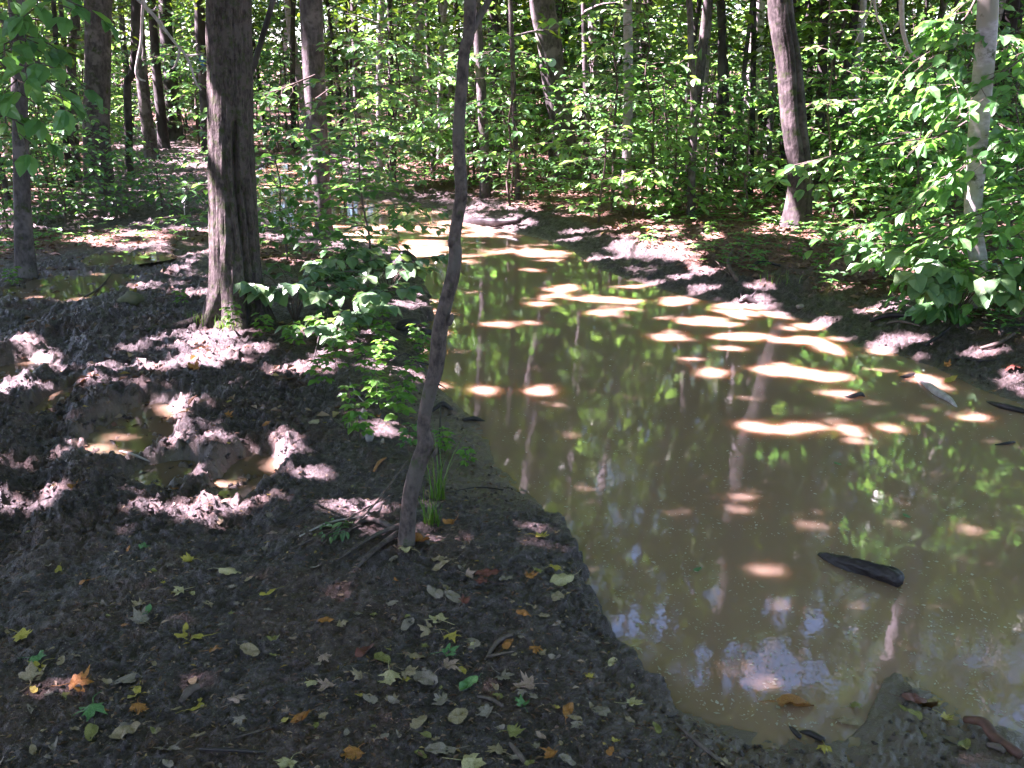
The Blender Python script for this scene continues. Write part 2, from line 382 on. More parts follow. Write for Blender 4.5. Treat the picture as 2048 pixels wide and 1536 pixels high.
    for (cx, cyy, rx, ry, z) in PUDW:
        e = np.sqrt(((x-cx)/rx)**2+((y-cyy)/ry)**2); wet = np.maximum(wet, 1-sm(1.0, 1.5, e))
    return h, litter, wet
def Hs(x, y): return float(H(np.array([x]), np.array([y]))[0])
def G(px, py, z=.1):                          # pixel -> point on the terrain
    for _ in range(5):
        x, y = G0(px, py, z); z = .5*z+.5*Hs(float(x), float(y))
    return np.array([float(x), float(y), Hs(float(x), float(y))])
def GW(px, py, z=0.0):
    x, y = G0(px, py, z); return np.array([float(x), float(y), z])
# one polar sheet: fine where the photograph looks, coarse elsewhere, out to the horizon
aa = np.concatenate([np.linspace(-180, -36, 60, endpoint=False), np.linspace(-36, 36, 800, endpoint=False), np.linspace(36, 180, 60, endpoint=False)])
rr = np.concatenate([[.02, .3, .8], np.geomspace(1.25, 34, 820), np.geomspace(36, 700, 26)])
A_, R_ = np.meshgrid(np.radians(aa), rr)
gx, gy = (R_*np.sin(A_)).ravel(), (R_*np.cos(A_)).ravel()
gz, glit, gwet = H(gx, gy, True)
na, nr = len(aa), len(rr)
i = np.arange(nr-1)[:, None]*na; j = np.arange(na)[None, :]; j2 = (j+1) % na
Q = np.stack([i+j, i+na+j, i+na+j2, i+j2], -1).reshape(-1, 4)
V = np.stack([gx, gy, gz], 1)
c0 = len(V); V = np.vstack([V, [0, 0, gz[0]]]); jj = np.arange(na)
T = np.stack([np.full(na, c0), jj, (jj+1) % na], -1)
glit = np.append(glit, 0); gwet = np.append(gwet, 0)
o = obj('ground', mesh_np('ground', V, [Q, T], True, dict(litter=glit, wet=gwet)), MUD); tag(o, kind='structure')
# water of the flooded track: a sheet whose outline lies just inside the banks
def grow(P, e):
    n = len(P); out = []
    area = .5*sum(P[i][0]*P[(i+1) % n][1]-P[(i+1) % n][0]*P[i][1] for i in range(n)); sg = 1 if area > 0 else -1
    for i in range(n):
        t = P[(i+1) % n]-P[i-1]; t /= np.linalg.norm(t)+1e-9
        out.append(P[i]+sg*e*np.array([t[1], -t[0]]))
    return np.array(out)
import bmesh
WP = grow(POLY, .16)
bm = bmesh.new(); f = bm.faces.new([bm.verts.new((p[0], p[1], 0)) for p in WP]); bm.normal_update()
if f.normal.z < 0: f.normal_flip()
bmesh.ops.triangulate(bm, faces=bm.faces[:]); me = bpy.data.meshes.new('water'); bm.to_mesh(me); bm.free()
tag(obj('water', me, WATER), kind='structure')
for (cx, cyy, rx, ry, z), (c, r, lb) in zip(PUDW, PUD):
    t = np.linspace(0, 2*np.pi, 48, endpoint=False)
    q = 1.28*(1+.06*np.sin(3*t+cx*5)+.04*np.sin(5*t+cyy*3))
    V = np.stack([rx*np.cos(t)*q, ry*np.sin(t)*q, 0*t], 1)
    V = np.vstack([V, [0, 0, 0]]); k = np.arange(48)
    o = obj('puddle', mesh_np('puddle', V, [np.stack([k, (k+1) % 48, np.full(48, 48)], 1)], True), PUDDLE)
    o.location = (cx, cyy, z); tag(o, lb, 'puddle', 'puddles in the churned mud')
# ------------------------------------------------------------------ where the sun gets through (in the plane z=0, looked at along the sun)
def shadow(p): p = np.asarray(p, float); t = p[..., 2]/SUN[2]; return np.stack([p[..., 0]-t*SUN[0], p[..., 1]-t*SUN[1]], -1)
LIT = []   # cx, cy, rx, ry, rot(rad)
def lit_px(px, py, rx, ry, z=.1, rot=0):
    x, y = G0(px, py, z); x2, _ = G0(px+rx, py, z); _, y1 = G0(px, py-ry, z); _, y2 = G0(px, py+ry, z)
    c = shadow((x, y, z)); LIT.append((c[0], c[1], abs(x2-x)*(.9 if z else 1), abs(y1-y2)/2*(.9 if z else 1)+.005, rot))
def lit_pt(p, r): c = shadow(p); LIT.append((c[0], c[1], r, r, 0))
for a in [(400, 690, 55, 30), (460, 715, 60, 22), (395, 725, 50, 20), (525, 768, 45, 12), (590, 750, 40, 12), (640, 735, 35, 10),
          (190, 755, 45, 20), (250, 765, 50, 14), (300, 745, 40, 16), (340, 755, 40, 18), (55, 770, 40, 24), (85, 745, 25, 18), (20, 790, 20, 20), (75, 705, 30, 8),
          (385, 865, 28, 14), (345, 880, 22, 16), (370, 830, 30, 9), (420, 820, 22, 8), (440, 890, 24, 7), (330, 800, 25, 8), (570, 890, 28, 14), (560, 915, 18, 7),
          (415, 1000, 22, 22), (430, 960, 14, 14), (320, 1012, 35, 8), (280, 970, 22, 7), (380, 1030, 25, 8), (540, 960, 14, 10), (600, 985, 28, 7), (520, 1000, 18, 6),
          (745, 1040, 26, 18), (735, 1000, 12, 8), (780, 855, 24, 14), (690, 1010, 20, 6), (620, 955, 16, 7),
          (70, 1015, 18, 12), (105, 1000, 16, 14), (110, 960, 14, 10), (50, 925, 16, 6), (195, 900, 20, 9), (240, 905, 14, 6), (120, 905, 18, 8), (165, 915, 16, 7), (15, 970, 12, 14),
          (160, 880, 16, 6), (235, 850, 18, 6), (405, 1342, 20, 4), (385, 1362, 10, 3), (125, 1385, 20, 3), (165, 1365, 8, 3), (170, 1085, 10, 2), (985, 1088, 8, 1), (1160, 1155, 8, 1), (1080, 1060, 5, 1),
          (210, 470, 45, 7), (285, 462, 30, 6), (150, 465, 40, 5), (350, 500, 16, 12), (345, 525, 14, 5), (330, 545, 40, 5), (290, 568, 30, 5), (140, 590, 30, 6), (190, 605, 25, 8), (240, 620, 18, 5),
          (30, 465, 20, 6), (60, 500, 20, 5), (395, 495, 14, 9), (370, 540, 24, 6), (350, 560, 40, 4), (410, 580, 22, 5), (35, 590, 20, 4), (300, 490, 20, 5), (120, 445, 30, 4), (260, 440, 25, 4),
          (60, 690, 25, 6), (330, 680, 30, 6), (270, 700, 16, 5), (200, 680, 26, 5), (280, 265, 25, 5), (320, 290, 20, 5), (390, 300, 25, 5), (385, 325, 30, 4), (340, 318, 14, 3), (300, 345, 14, 3)]:
    lit_px(*a)
for a in [(850, 528, 55, 7), (820, 540, 50, 5), (930, 523, 30, 4), (1190, 598, 55, 7), (1110, 592, 35, 4), (1240, 612, 50, 13), (1210, 626, 30, 7), (1080, 606, 30, 6), (1130, 575, 20, 3), (1260, 573, 35, 3),
          (1050, 645, 20, 4), (1000, 647, 30, 4), (1120, 580, 25, 3), (1480, 673, 60, 7), (1380, 642, 32, 6), (1430, 640, 30, 3), (1345, 675, 40, 5), (1640, 682, 48, 10), (1660, 695, 34, 7), (1600, 655, 45, 6), (1640, 648, 30, 5),
          (1395, 710, 42, 8), (1560, 680, 26, 4), (1470, 700, 30, 4), (1560, 722, 26, 7), (1590, 745, 60, 9), (1660, 752, 40, 8), (1540, 738, 28, 6), (1700, 725, 30, 3), (1740, 735, 20, 4), (1800, 733, 18, 4), (1420, 745, 20, 4),
          (1680, 790, 24, 5), (1510, 855, 50, 9), (1570, 862, 26, 6), (1610, 850, 38, 7), (1700, 862, 26, 6), (1770, 858, 36, 5), (1670, 840, 20, 3), (1490, 993, 48, 11), (1465, 1013, 40, 9), (1610, 1050, 16, 5), (1820, 1080, 36, 9), (1930, 1060, 24, 8),
          (970, 778, 34, 4), (1080, 780, 22, 10), (1110, 808, 24, 4), (1280, 1195, 22, 4), (1545, 1260, 16, 6), (1980, 1255, 26, 6), (1530, 1210, 8, 3), (1700, 1160, 5, 3), (1740, 1190, 7, 2),
          (1000, 500, 30, 3), (950, 485, 24, 3), (1110, 520, 24, 2), (900, 495, 20, 3), (1060, 540, 20, 2), (1520, 618, 14, 3), (1450, 618, 26, 3), (1350, 610, 20, 2),
          (770, 422, 60, 5), (700, 430, 40, 4), (560, 372, 50, 4), (620, 378, 30, 3), (540, 395, 20, 2), (870, 470, 30, 2), (1700, 880, 20, 5)]:
    k_ = .82 if a[1] < 800 else .6
    lit_px(a[0], a[1], a[2]*k_, a[3]*k_, z=0.0)
for a in [(1300, 475, 90, 12), (1230, 465, 40, 7), (1350, 492, 50, 8), (1260, 500, 40, 6), (1320, 548, 30, 7), (1370, 535, 24, 5), (1430, 565, 44, 12), (1480, 560, 34, 8), (1400, 590, 40, 6), (1520, 575, 20, 6), (1625, 632, 26, 16),
          (1735, 668, 30, 7), (1830, 700, 14, 9), (1800, 690, 12, 6), (1960, 680, 34, 9), (1990, 695, 26, 6), (1720, 640, 24, 5), (900, 405, 40, 8), (870, 420, 28, 6), (960, 398, 44, 6), (930, 425, 36, 10), (980, 436, 26, 4), (1030, 385, 24, 16),
          (1060, 400, 24, 8), (1490, 555, 20, 5), (1770, 560, 40, 5), (1800, 570, 25, 5), (2020, 645, 20, 6), (1290, 580, 20, 4), (1500, 540, 26, 4), (1600, 590, 20, 4), (1900, 760, 30, 6), (1570, 445, 30, 8), (1200, 440, 30, 4), (1090, 465, 16, 4)]:
    lit_px(*a, z=.2)
for px, py, Y, r in [(435, 400, 6.3, .10), (433, 450, 6.3, .12), (432, 490, 6.3, .10), (440, 530, 6.3, .06), (1500, 60, 15.5, .5), (1500, 230, 15.5, .4), (1085, 60, 14, .5), (1090, 130, 14, .3), (1075, -40, 14, .5),
                     (1970, 0, 7.1, .16), (1970, 50, 7.1, .16), (1970, 95, 7.1, .15), (1965, -60, 7.1, .2), (1968, -140, 7.1, .2), (1960, 270, 7.1, .12), (1950, 320, 7.1, .1), (1960, 235, 7.1, .1), (1948, 355, 7.1, .08),
                     (1900, 50, 7.0, .2), (1930, 30, 7.0, .18), (1880, 600, 6.4, .09), (1900, 585, 6.4, .08), (1905, 130, 7.0, .08), (2010, 85, 7.2, .15), (1560, 25, 10.4, .15), (1575, 440, 10.4, .12), (560, 640, 6.3, .08), (640, 560, 6.8, .1), (700, 640, 6.2, .08), (760, 560, 7, .1), (600, 500, 7.5, .12), (480, 660, 6.1, .1), (760, 480, 7.5, .1), (820, 620, 6.4, .07), (1050, 300, 12.5, .4), (1150, 300, 12.5, .4), (1700, 250, 10, .3), (1850, 420, 7.5, .2), (1750, 480, 7.5, .12), (2000, 330, 7.5, .25), (1980, 480, 7.2, .15), (100, 300, 9, .15), (200, 330, 9, .12), (60, 230, 9, .12), (290, 360, 9, .1), (800, 1015, 3.25, .02), (797, 1040, 3.25, .02),
                     (827, 945, 3.25, .03), (845, 825, 3.25, .025), (1815, 100, 10, .3), (290, 40, 9, .25), (370, 110, 9, .3), (285, 130, 9, .2), (400, 170, 9, .2), (640, 100, 11, .35), (720, 90, 11, .3), (600, 180, 11, .3),
                     (395, 105, 9.5, .25), (820, 100, 12, .3), (1060, 80, 12, .3), (1000, 180, 12, .3), (930, 170, 12, .25), (760, 380, 10, .15), (860, 330, 11, .25), (700, 300, 9.5, .15), (1890, 10, 6.9, .15), (780, 100, 11, .2),
                     (570, 100, 10, .2), (1020, 100, 12.5, .5), (1200, 170, 13, .5), (1350, 200, 13, .4), (1100, 240, 12.8, .4), (950, 250, 12, .3), (850, 200, 12, .4), (1450, 320, 13, .3), (1600, 340, 12, .15)]:
    lit_pt(AT(px, py, Y), r)
# tall trees' lit upper trunks, seen mirrored in the water
TRK_LIT = []
LIT = np.array(LIT)
def lit_test(sx, sy, grow_=0.0):
    out = np.zeros(len(sx), bool); grow_ = grow_+0*sx
    wob = (fbm(sx*19, sy*19, 2, 77)-.5)*np.where((sx < .2) & (sy > 3.2), 1.7, .8)+np.where((sx < .2) & (sy > 3.2), .1, 0)
    for cx, cyy, rx, ry, _ in LIT:
        m = (np.abs(sx-cx) < rx*1.6+grow_*1.6) & (np.abs(sy-cyy) < ry*1.6+grow_*1.6)
        if m.any():
            gm = grow_[m]; e = np.sqrt(((sx[m]-cx)/(rx+gm))**2+((sy[m]-cyy)/(ry+gm))**2)+wob[m]
            out[m] |= e < 1
    return out
# ------------------------------------------------------------------ trees
rng = np.random.default_rng(7)
TREES = []        # (top xyz list, object) used to hang the canopy
def ext(P, htop, r0, rt, seed, lean=None):
    """continue a trunk path upwards to height htop"""
    P = [np.array(p, float) for p in P]; g = np.random.default_rng(seed)
    d = P[-1]-P[-2]; d = d/np.linalg.norm(d)
    if lean is not None: d = norm(np.array(lean, float))
    while P[-1][2] < htop:
        d = norm(d+np.array([g.normal(0, .05), g.normal(0, .05), .04])); P.append(P[-1]+d*.9)
    return P
def furrow(amp, fr, seed, flare=0, lobes=5, crack=None, base_r=.15):
    def f(a, s):
        x = np.cos(a)*fr; y = np.sin(a)*fr
        n = noise(x*3+seed+s*.6, y*3+s*1.3, seed)*.6+noise(x*7+s*3, y*7-s*2.2, seed+1)*.4
        n = 1-np.abs(2*n-1)*1.6
        fine = noise(a*fr*3.2+s*1.0, s*9, seed+2)
        k = 1+amp*(n-.3)+amp*.6*(fine-.5)+.05*np.sin(a*2+s*1.2+seed)
        if flare: k = k+flare*np.exp(-s/.16)*(.55+.45*np.cos(lobes*a+seed))+flare*.25*np.exp(-s/.4)
        if crack:
            for (ca, s0, s1, w, dep) in crack:
                da = np.abs((a-ca-.16*np.sin(s*4)+np.pi) % (2*np.pi)-np.pi)
                k = k-dep*np.exp(-(da/w)**2)*sm(s0-.15, s0+.1, s)*(1-sm(s1-.2, s1, s))
        return k
    return f
def make_tree(name, label, cat, pix, Yb, rpx, mat, htop=10, group=None, limbs=6, amp=.08, fr=1.6, flare=.5, nseg=18, crack=None, seed=1, roots=(), lean=None, dense=False):
    """pix: list of pixels from the base upwards; rpx: list of (half width px)"""
    base = G(*pix[0]) if Yb is None else AT(pix[0][0], pix[0][1], Yb)
    if Yb is not None: base[2] = Hs(base[0], base[1])
    Y = base[1]
    P = [base-np.array([0, 0, .12])]+[AT(p[0], p[1], Y) for p in pix[1:]]
    n0 = len(P); P = ext(P, htop, 0, 0, seed, lean)
    r = [q*Y/F/1.0 for q in rpx]; r = list(np.interp(np.arange(n0), np.linspace(0, n0-1, len(r)), r))
    nx = len(P)-n0; r += [r[-1]*(1-.75*(i+1)/max(nx, 1)) for i in range(nx)]
    L = sum(np.linalg.norm(P[i+1]-P[i]) for i in range(len(P)-1))
    # resample: fine below the frame top
    Pa, ra = np.array(P), np.array(r)
    k1 = 14*n0 if not dense else 130; nlow = n0
    low = cr(Pa[:nlow+1] if len(Pa) > nlow else Pa, k1); rl = cr(np.stack([ra, ra, ra], 1)[:nlow+1], k1)[:, 0]
    if len(Pa) > nlow+1:
        hi = cr(Pa[nlow:], 4*(len(Pa)-nlow))[1:]; rh = cr(np.stack([ra, ra, ra], 1)[nlow:], 4*(len(Pa)-nlow))[1:, 0]
        PP = np.vstack([low, hi]); RR = np.concatenate([rl, rh])
    else: PP, RR = low, rl
    RR = np.maximum(RR, .006)
    root = empty(name, base, label, cat, group)
    V, Qd, Tr = tube(PP-base, RR, nseg, furrow(amp, fr, seed, flare, 5, crack))
    obj('trunk', mesh_np('trunk', V, [Qd, Tr]), mat, root)
    g = np.random.default_rng(seed+100)
    for (pp, rad) in roots:
        Q = []
        for kx, (px, py, dz) in enumerate(pp):
            q = G(px, py); q[2] += dz; Q.append(q)
        Q = cr(np.array(Q)-base, 26); rads = np.interp(np.linspace(0, 1, 26), np.linspace(0, 1, len(rad)), rad)
        V, Qd, Tr = tube(Q, rads, 12, furrow(.12, 1.2, seed+5)); obj('root', mesh_np('root', V, [Qd, Tr]), mat, root)
    # limbs in the crown
    mb = MB(); ends = []
    top = PP[-1]; zs = PP[:, 2]
    for i in range(limbs):
        z0 = 4.2+(htop-4.8)*(i+.3)/limbs; k = int(np.argmin(abs(zs-z0))); a = g.uniform(0, 2*np.pi)
        Lb = g.uniform(1.2, 2.6)*(1.15-.5*i/limbs)
        p0 = PP[k]; d = np.array([math.cos(a), math.sin(a), .55])
        pts = [p0+d*Lb*t+np.array([g.normal(0, .07), g.normal(0, .07), -.25*Lb*t*t]) for t in (0, .3, .6, 1)]
        pts[0] = p0
        rb = RR[k]*.45; mb.tube(cr(np.array(pts)-base, 10), np.linspace(rb, .008, 10), 6)
        ends.append(pts[-1]); ends.append(pts[2])
    if limbs: obj('limbs', mb.mesh('limbs'), mat, root)['label'] = 'bare inner limbs of the crown'
    TREES.append(dict(o=root, top=top, base=base, leaves=[], r=RR[0]))
    return root, base, PP, RR

T1, b1, P1, R1 = make_tree('old_tree', 'thick old tree with furrowed mossy bark and a rotten split beside the mud track', 'tree',
    [(472, 640), (471, 560), (466, 420), (462, 280), (460, 140), (458, 0)], None, [62, 49, 47, 44, 42, 40], BARK_OLD, 12, amp=.08, fr=3.8, flare=.62, nseg=96, seed=3, dense=True,
    crack=[(2.15, .1, 1.5, .11, .45), (2.5, .0, 1.15, .08, .35), (1.0, -.1, .35, .16, .35), (1.75, .5, 1.3, .05, .15)],
    roots=[([(440, 600, .10), (418, 640, .05), (370, 655, .02), (300, 662, .005), (240, 672, -.03)], [.06, .05, .03, .018, .008]),
           ([(505, 610, .08), (530, 640, .03), (560, 660, -.02)], [.06, .04, .015]), ([(460, 625, .1), (440, 655, .02), (415, 690, -.03)], [.06, .035, .012])])
# second stem leaning off behind the old tree
make_tree('sapling_tree', 'thin dark stem leaning away behind the old furrowed tree', 'tree', [(487, 330), (498, 200), (512, 120), (535, 40), (552, -20)], 8.5, [6, 6, 5, 5], BARK_DARK, 7, limbs=3, nseg=8, flare=.2, seed=12)
T2, b2, P2, R2 = make_tree('leaning_sapling', 'slender crooked sapling leaning over the bank in front of the water', 'tree',
    [(806, 1085), (816, 1045), (822, 985), (838, 925), (851, 888), (847, 850), (858, 790), (872, 735), (880, 660), (893, 600), (905, 555), (911, 510), (909, 480), (916, 430), (922, 390), (920, 330), (917, 270), (922, 190), (929, 100), (940, 0)],
    None, [19, 15.5, 16, 17, 17, 13, 14, 15, 15, 13.5, 13.5, 12.5, 11.5, 11.5, 11.5, 11.5, 11, 10.5, 10, 10], BARK_SAP, 6.5, limbs=4, amp=.11, fr=2.0, flare=.35, nseg=40, seed=5, dense=True,
    lean=(.05, .05, 1), roots=[([(800, 1070, .035), (770, 1072, .02), (740, 1082, .012), (700, 1105, .006), (660, 1125, -.01)], [.013, .009, .007, .006, .003]),
           ([(798, 1080, .03), (770, 1090, .012), (735, 1115, .004), (705, 1140, -.012)], [.012, .010, .008, .004]), ([(822, 1070, .03), (850, 1080, .0), (870, 1092, -.02)], [.015, .01, .004]),
           ([(790, 1065, .02), (740, 1045, .012), (680, 1062, .006), (610, 1085, .002), (560, 1110, -.01)], [.012, .008, .006, .005, .003])])
# fork and knots of the sapling
Yk = b2[1]
fk = cr(np.array([AT(930, 90, Yk), AT(952, 45, Yk+.02), AT(985, -10, Yk+.05), AT(1030, -90, Yk+.1)])-b2, 14)
V, Qd, Tr = tube(fk, np.linspace(.014, .007, 14), 10); obj('branch', mesh_np('branch', V, [Qd, Tr]), BARK_SAP, T2)
for (px, py, r, dx) in [(851, 888, .016, .012), (909, 482, .014, -.008), (872, 715, .012, .016), (893, 640, .010, .014), (922, 392, .011, .009), (862, 905, .009, .014)]:
    c = AT(px, py, Yk-.012)-b2+np.array([dx, 0, 0]); tt = np.linspace(-.02, .02, 7)
    V, Qd, Tr = tube(c+np.stack([tt*.3, 0*tt, tt], 1), r*np.sqrt(np.clip(1-(tt/.021)**2, .05, 1)), 12); obj('knot', mesh_np('knot', V, [Qd, Tr]), BARK_SAP, T2)
for pts in ([(850, 755), (880, 770), (893, 778)], [(862, 730), (840, 725), (820, 720)]):
    q = cr(np.array([AT(a, b, Yk-.01*i) for i, (a, b) in enumerate(pts)])-b2, 8); V, Qd, Tr = tube(q, np.linspace(.004, .0015, 8), 6); obj('twig', mesh_np('twig', V, [Qd, Tr]), WETWOOD, T2)

MT = [  # name, label, pixels base->top, Y, half widths, bark, htop, kw
 ('grey_tree', 'stout grey tree with mottled bark rising from the leafy bushes', [(192, 350), (193, 260), (196, 130), (197, 0)], 13.5, [27, 25, 24, 24], BARK_GREY, 13, dict(nseg=40, amp=.06, seed=21)),
 ('slim_tree', 'slim mossy tree nearest the picture edge beside the dark overhanging leaves', [(50, 550), (46, 440), (42, 300), (38, 150), (32, 0)], None, [20, 17, 15, 14, 14], BARK_GREY, 9, dict(nseg=24, seed=22, flare=.35)),
 ('grey_tree', 'smooth grey tree standing in the leaves between the old tree and the sapling', [(648, 470), (645, 400), (636, 300), (628, 150), (622, 0)], None, [19, 17, 20, 20, 20], BARK_GREY, 11, dict(nseg=32, amp=.05, seed=23, flare=.2)),
 ('marked_tree', 'tall leaning tree with sunlit pale bark carrying a small trail marker', [(1138, 362), (1125, 260), (1110, 180), (1098, 80), (1084, 0)], None, [24, 22, 21, 22, 22], BARK_GREY, 13, dict(nseg=36, amp=.06, seed=24, lean=(-.1, 0, 1))),
 ('grooved_tree', 'sturdy grey tree with a dark groove down its trunk on the far bank', [(1592, 455), (1600, 360), (1588, 240), (1577, 120), (1560, 0)], None, [28, 22, 23, 22, 22], BARK_MID, 12, dict(nseg=64, amp=.05, seed=25, crack=[(2.05, .6, 6, .16, .3)], lean=(-.08, 0, 1))),
 ('pale_tree', 'pale smooth beech with sunlit bark behind the broad leaves at the bank', [(1962, 612), (1958, 540), (1946, 440), (1952, 330), (1962, 200), (1972, 80), (1976, 0)], None, [19, 17, 15.5, 17.5, 18, 18, 18], BARK_PALE, 11, dict(nseg=36, amp=.025, seed=26, flare=.3)),
 ('patchy_tree', 'tree patched with sunlight behind the grooved tree', [(1502, 400), (1500, 320), (1503, 200), (1512, 90), (1518, 0)], 15.5, [15, 13, 13, 13], BARK_PALE, 12, dict(nseg=16, seed=27)),
 ('thin_pole_tree', 'thin straight pole of a tree at the edge of the leaf litter across the water', [(1382, 432), (1384, 330), (1388, 220), (1382, 100), (1378, 0)], None, [8, 7, 6.5, 6], BARK_GREY, 8, dict(nseg=10, seed=28)),
 ('curved_tree', 'dark slender tree leaning between the grooved tree and the pale beech', [(1655, 420), (1670, 330), (1690, 170), (1706, 60), (1715, 0)], 12.5, [10, 9, 9, 9], BARK_DARK, 9, dict(nseg=12, seed=29)),
 ('slim_tree', 'slim tree with sun on its foot at the bend of the muddy path', [(306, 318), (292, 230), (283, 140), (278, 60), (276, 0)], None, [13, 11, 10, 10], BARK_GREY, 9, dict(nseg=14, seed=30)),
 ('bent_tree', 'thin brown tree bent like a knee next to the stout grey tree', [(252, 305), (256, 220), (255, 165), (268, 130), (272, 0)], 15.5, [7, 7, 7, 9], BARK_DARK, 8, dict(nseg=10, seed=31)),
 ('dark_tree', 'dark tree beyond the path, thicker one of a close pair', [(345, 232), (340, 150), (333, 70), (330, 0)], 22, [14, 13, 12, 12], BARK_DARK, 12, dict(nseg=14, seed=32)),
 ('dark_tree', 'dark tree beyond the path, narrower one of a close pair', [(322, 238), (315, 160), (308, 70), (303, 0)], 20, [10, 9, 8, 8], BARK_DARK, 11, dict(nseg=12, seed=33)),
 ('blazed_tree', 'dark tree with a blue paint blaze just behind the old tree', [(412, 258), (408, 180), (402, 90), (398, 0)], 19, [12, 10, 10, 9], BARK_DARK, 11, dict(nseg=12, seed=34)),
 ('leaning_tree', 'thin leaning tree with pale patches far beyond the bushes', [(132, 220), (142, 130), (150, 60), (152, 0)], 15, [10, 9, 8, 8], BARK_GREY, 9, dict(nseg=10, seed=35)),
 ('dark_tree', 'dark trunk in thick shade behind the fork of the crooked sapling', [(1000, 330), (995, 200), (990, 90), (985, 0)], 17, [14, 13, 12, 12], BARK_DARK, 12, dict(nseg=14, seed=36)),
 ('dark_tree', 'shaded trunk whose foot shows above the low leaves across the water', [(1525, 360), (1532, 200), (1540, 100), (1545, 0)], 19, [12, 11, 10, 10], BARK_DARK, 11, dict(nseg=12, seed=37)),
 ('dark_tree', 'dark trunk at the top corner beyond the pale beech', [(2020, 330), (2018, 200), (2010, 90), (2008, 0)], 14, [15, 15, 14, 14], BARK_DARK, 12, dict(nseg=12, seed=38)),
 ('forest_tree', 'pale patched tree between the marked tree and the thin pole', [(1185, 330), (1190, 200), (1186, 90), (1184, 0)], 18, [9, 8, 8, 8], BARK_PALE, 11, dict(nseg=12, seed=39)),
 ('forest_tree', 'upright brown tree deep in the leaves above the thin pole tree', [(1258, 340), (1256, 200), (1258, 90), (1255, 0)], 20, [8, 8, 7, 7], BARK_GREY, 11, dict(nseg=12, seed=40)),
]
MADE = {}
for (nm, lb, pix, Y, hw, bk, ht, kw) in MT:
    MADE[lb] = make_tree(nm, lb, 'tree', pix, Y, hw, bk, ht, group=None, **kw)
# trail marker on the marked tree, blue blaze on the dark tree
tm, bm_, Pm, Rm = MADE['tall leaning tree with sunlit pale bark carrying a small trail marker']
def disc_part(name, root, base, px, py, Y, w, hgt, mat, sides):
    c = AT(px, py, Y)-base; t = np.linspace(0, 2*np.pi, sides, endpoint=False)
    f = np.stack([w*np.cos(t), 0*t, hgt*np.sin(t)], 1)
    V = np.vstack([c+f+[0, -.006, 0], c+f+[0, .03, 0]]); k = np.arange(sides)
    me = mesh_np(name, V, [np.stack([k, (k+1) % sides, (k+1) % sides+sides, k+sides], 1)], False)
    bm = bmesh.new(); bm.from_mesh(me); bm.verts.ensure_lookup_table(); bm.faces.new([bm.verts[i] for i in range(sides)]); bm.to_mesh(me); bm.free()
    return obj(name, me, mat, root)
disc_part('trail_marker', tm, bm_, 1104, 125, bm_[1]-.165, .055, .055, plain('marker_metal', (.3, .45, .4), (.4, .55, .5), 20, .5), 20)
tb, bb, _, _ = MADE['dark tree with a blue paint blaze just behind the old tree']
disc_part('paint_blaze', tb, bb, 404, 122, bb[1]-.105, .05, .1, plain('blue_paint', (.02, .12, .35), (.03, .2, .45), 20, .6), 12)
# ------------------------------------------------------------------ leafy shoots
class Leaves:
    def __init__(s): s.p = []; s.d = []; s.n = []; s.L = []
    def add(s, p, d, n, L): s.p.append(p); s.d.append(d); s.n.append(n); s.L.append(L)
    def mesh(s, name, ratio=.55, simple=False, droop=.12, fold=.16):
        L = np.array(s.L); V, t, q = leafset(np.array(s.p), np.array(s.d), np.array(s.n), L, L*ratio, simple, fold, droop)
        return mesh_np(name, V, [t, q], False)
def shoot(g, lv, mb, p0, d, L, leaf, sp, droop=.12, r=.004, twigs=True, hang=0.0):
    """flat two-ranked spray of leaves along a zigzag shoot"""
    d = norm(np.array(d, float)); up = np.array([0, 0, 1.0]); s = norm(np.cross(up, d)); n = norm(np.cross(d, s))
    n = norm(n+np.array([g.normal(0, .12), g.normal(0, .12), 0]))
    k = max(3, int(L/sp)); pts = []
    for i in range(k+1):
        t = i/k; pts.append(p0+d*L*t-up*droop*L*t*t+s*(.012*(-1)**i)+g.normal(0, .004, 3))
    pts = np.array(pts)
    if mb is not None: mb.tube(pts[::2] if k > 5 else pts, np.linspace(r, .0012, len(pts[::2] if k > 5 else pts)), 4)
    side = 1
    for i in range(1, k+1):
        t = i/k; side = -side; T = norm(pts[i]-pts[i-1])
        if twigs and L > .3 and i % 3 == 1 and t < .85 and t > .08:
            dd = norm(T*.75+s*side*.8+g.normal(0, .12, 3)*np.array([1, 1, .4])); shoot(g, lv, mb, pts[i], dd, L*(.5*(1-t)+.14), leaf, sp, droop, r*.6, L > .75, hang)
        else:
            dd = norm(T*.7+s*side*.85+g.normal(0, .15, 3)-up*(.1+hang)); nn = norm(n+g.normal(0, .22, 3))
            lv.add(pts[i], dd, nn, leaf*g.uniform(.65, 1.15)*(1-.2*t))
    lv.add(pts[-1], norm(T-up*hang), n, leaf*.8)
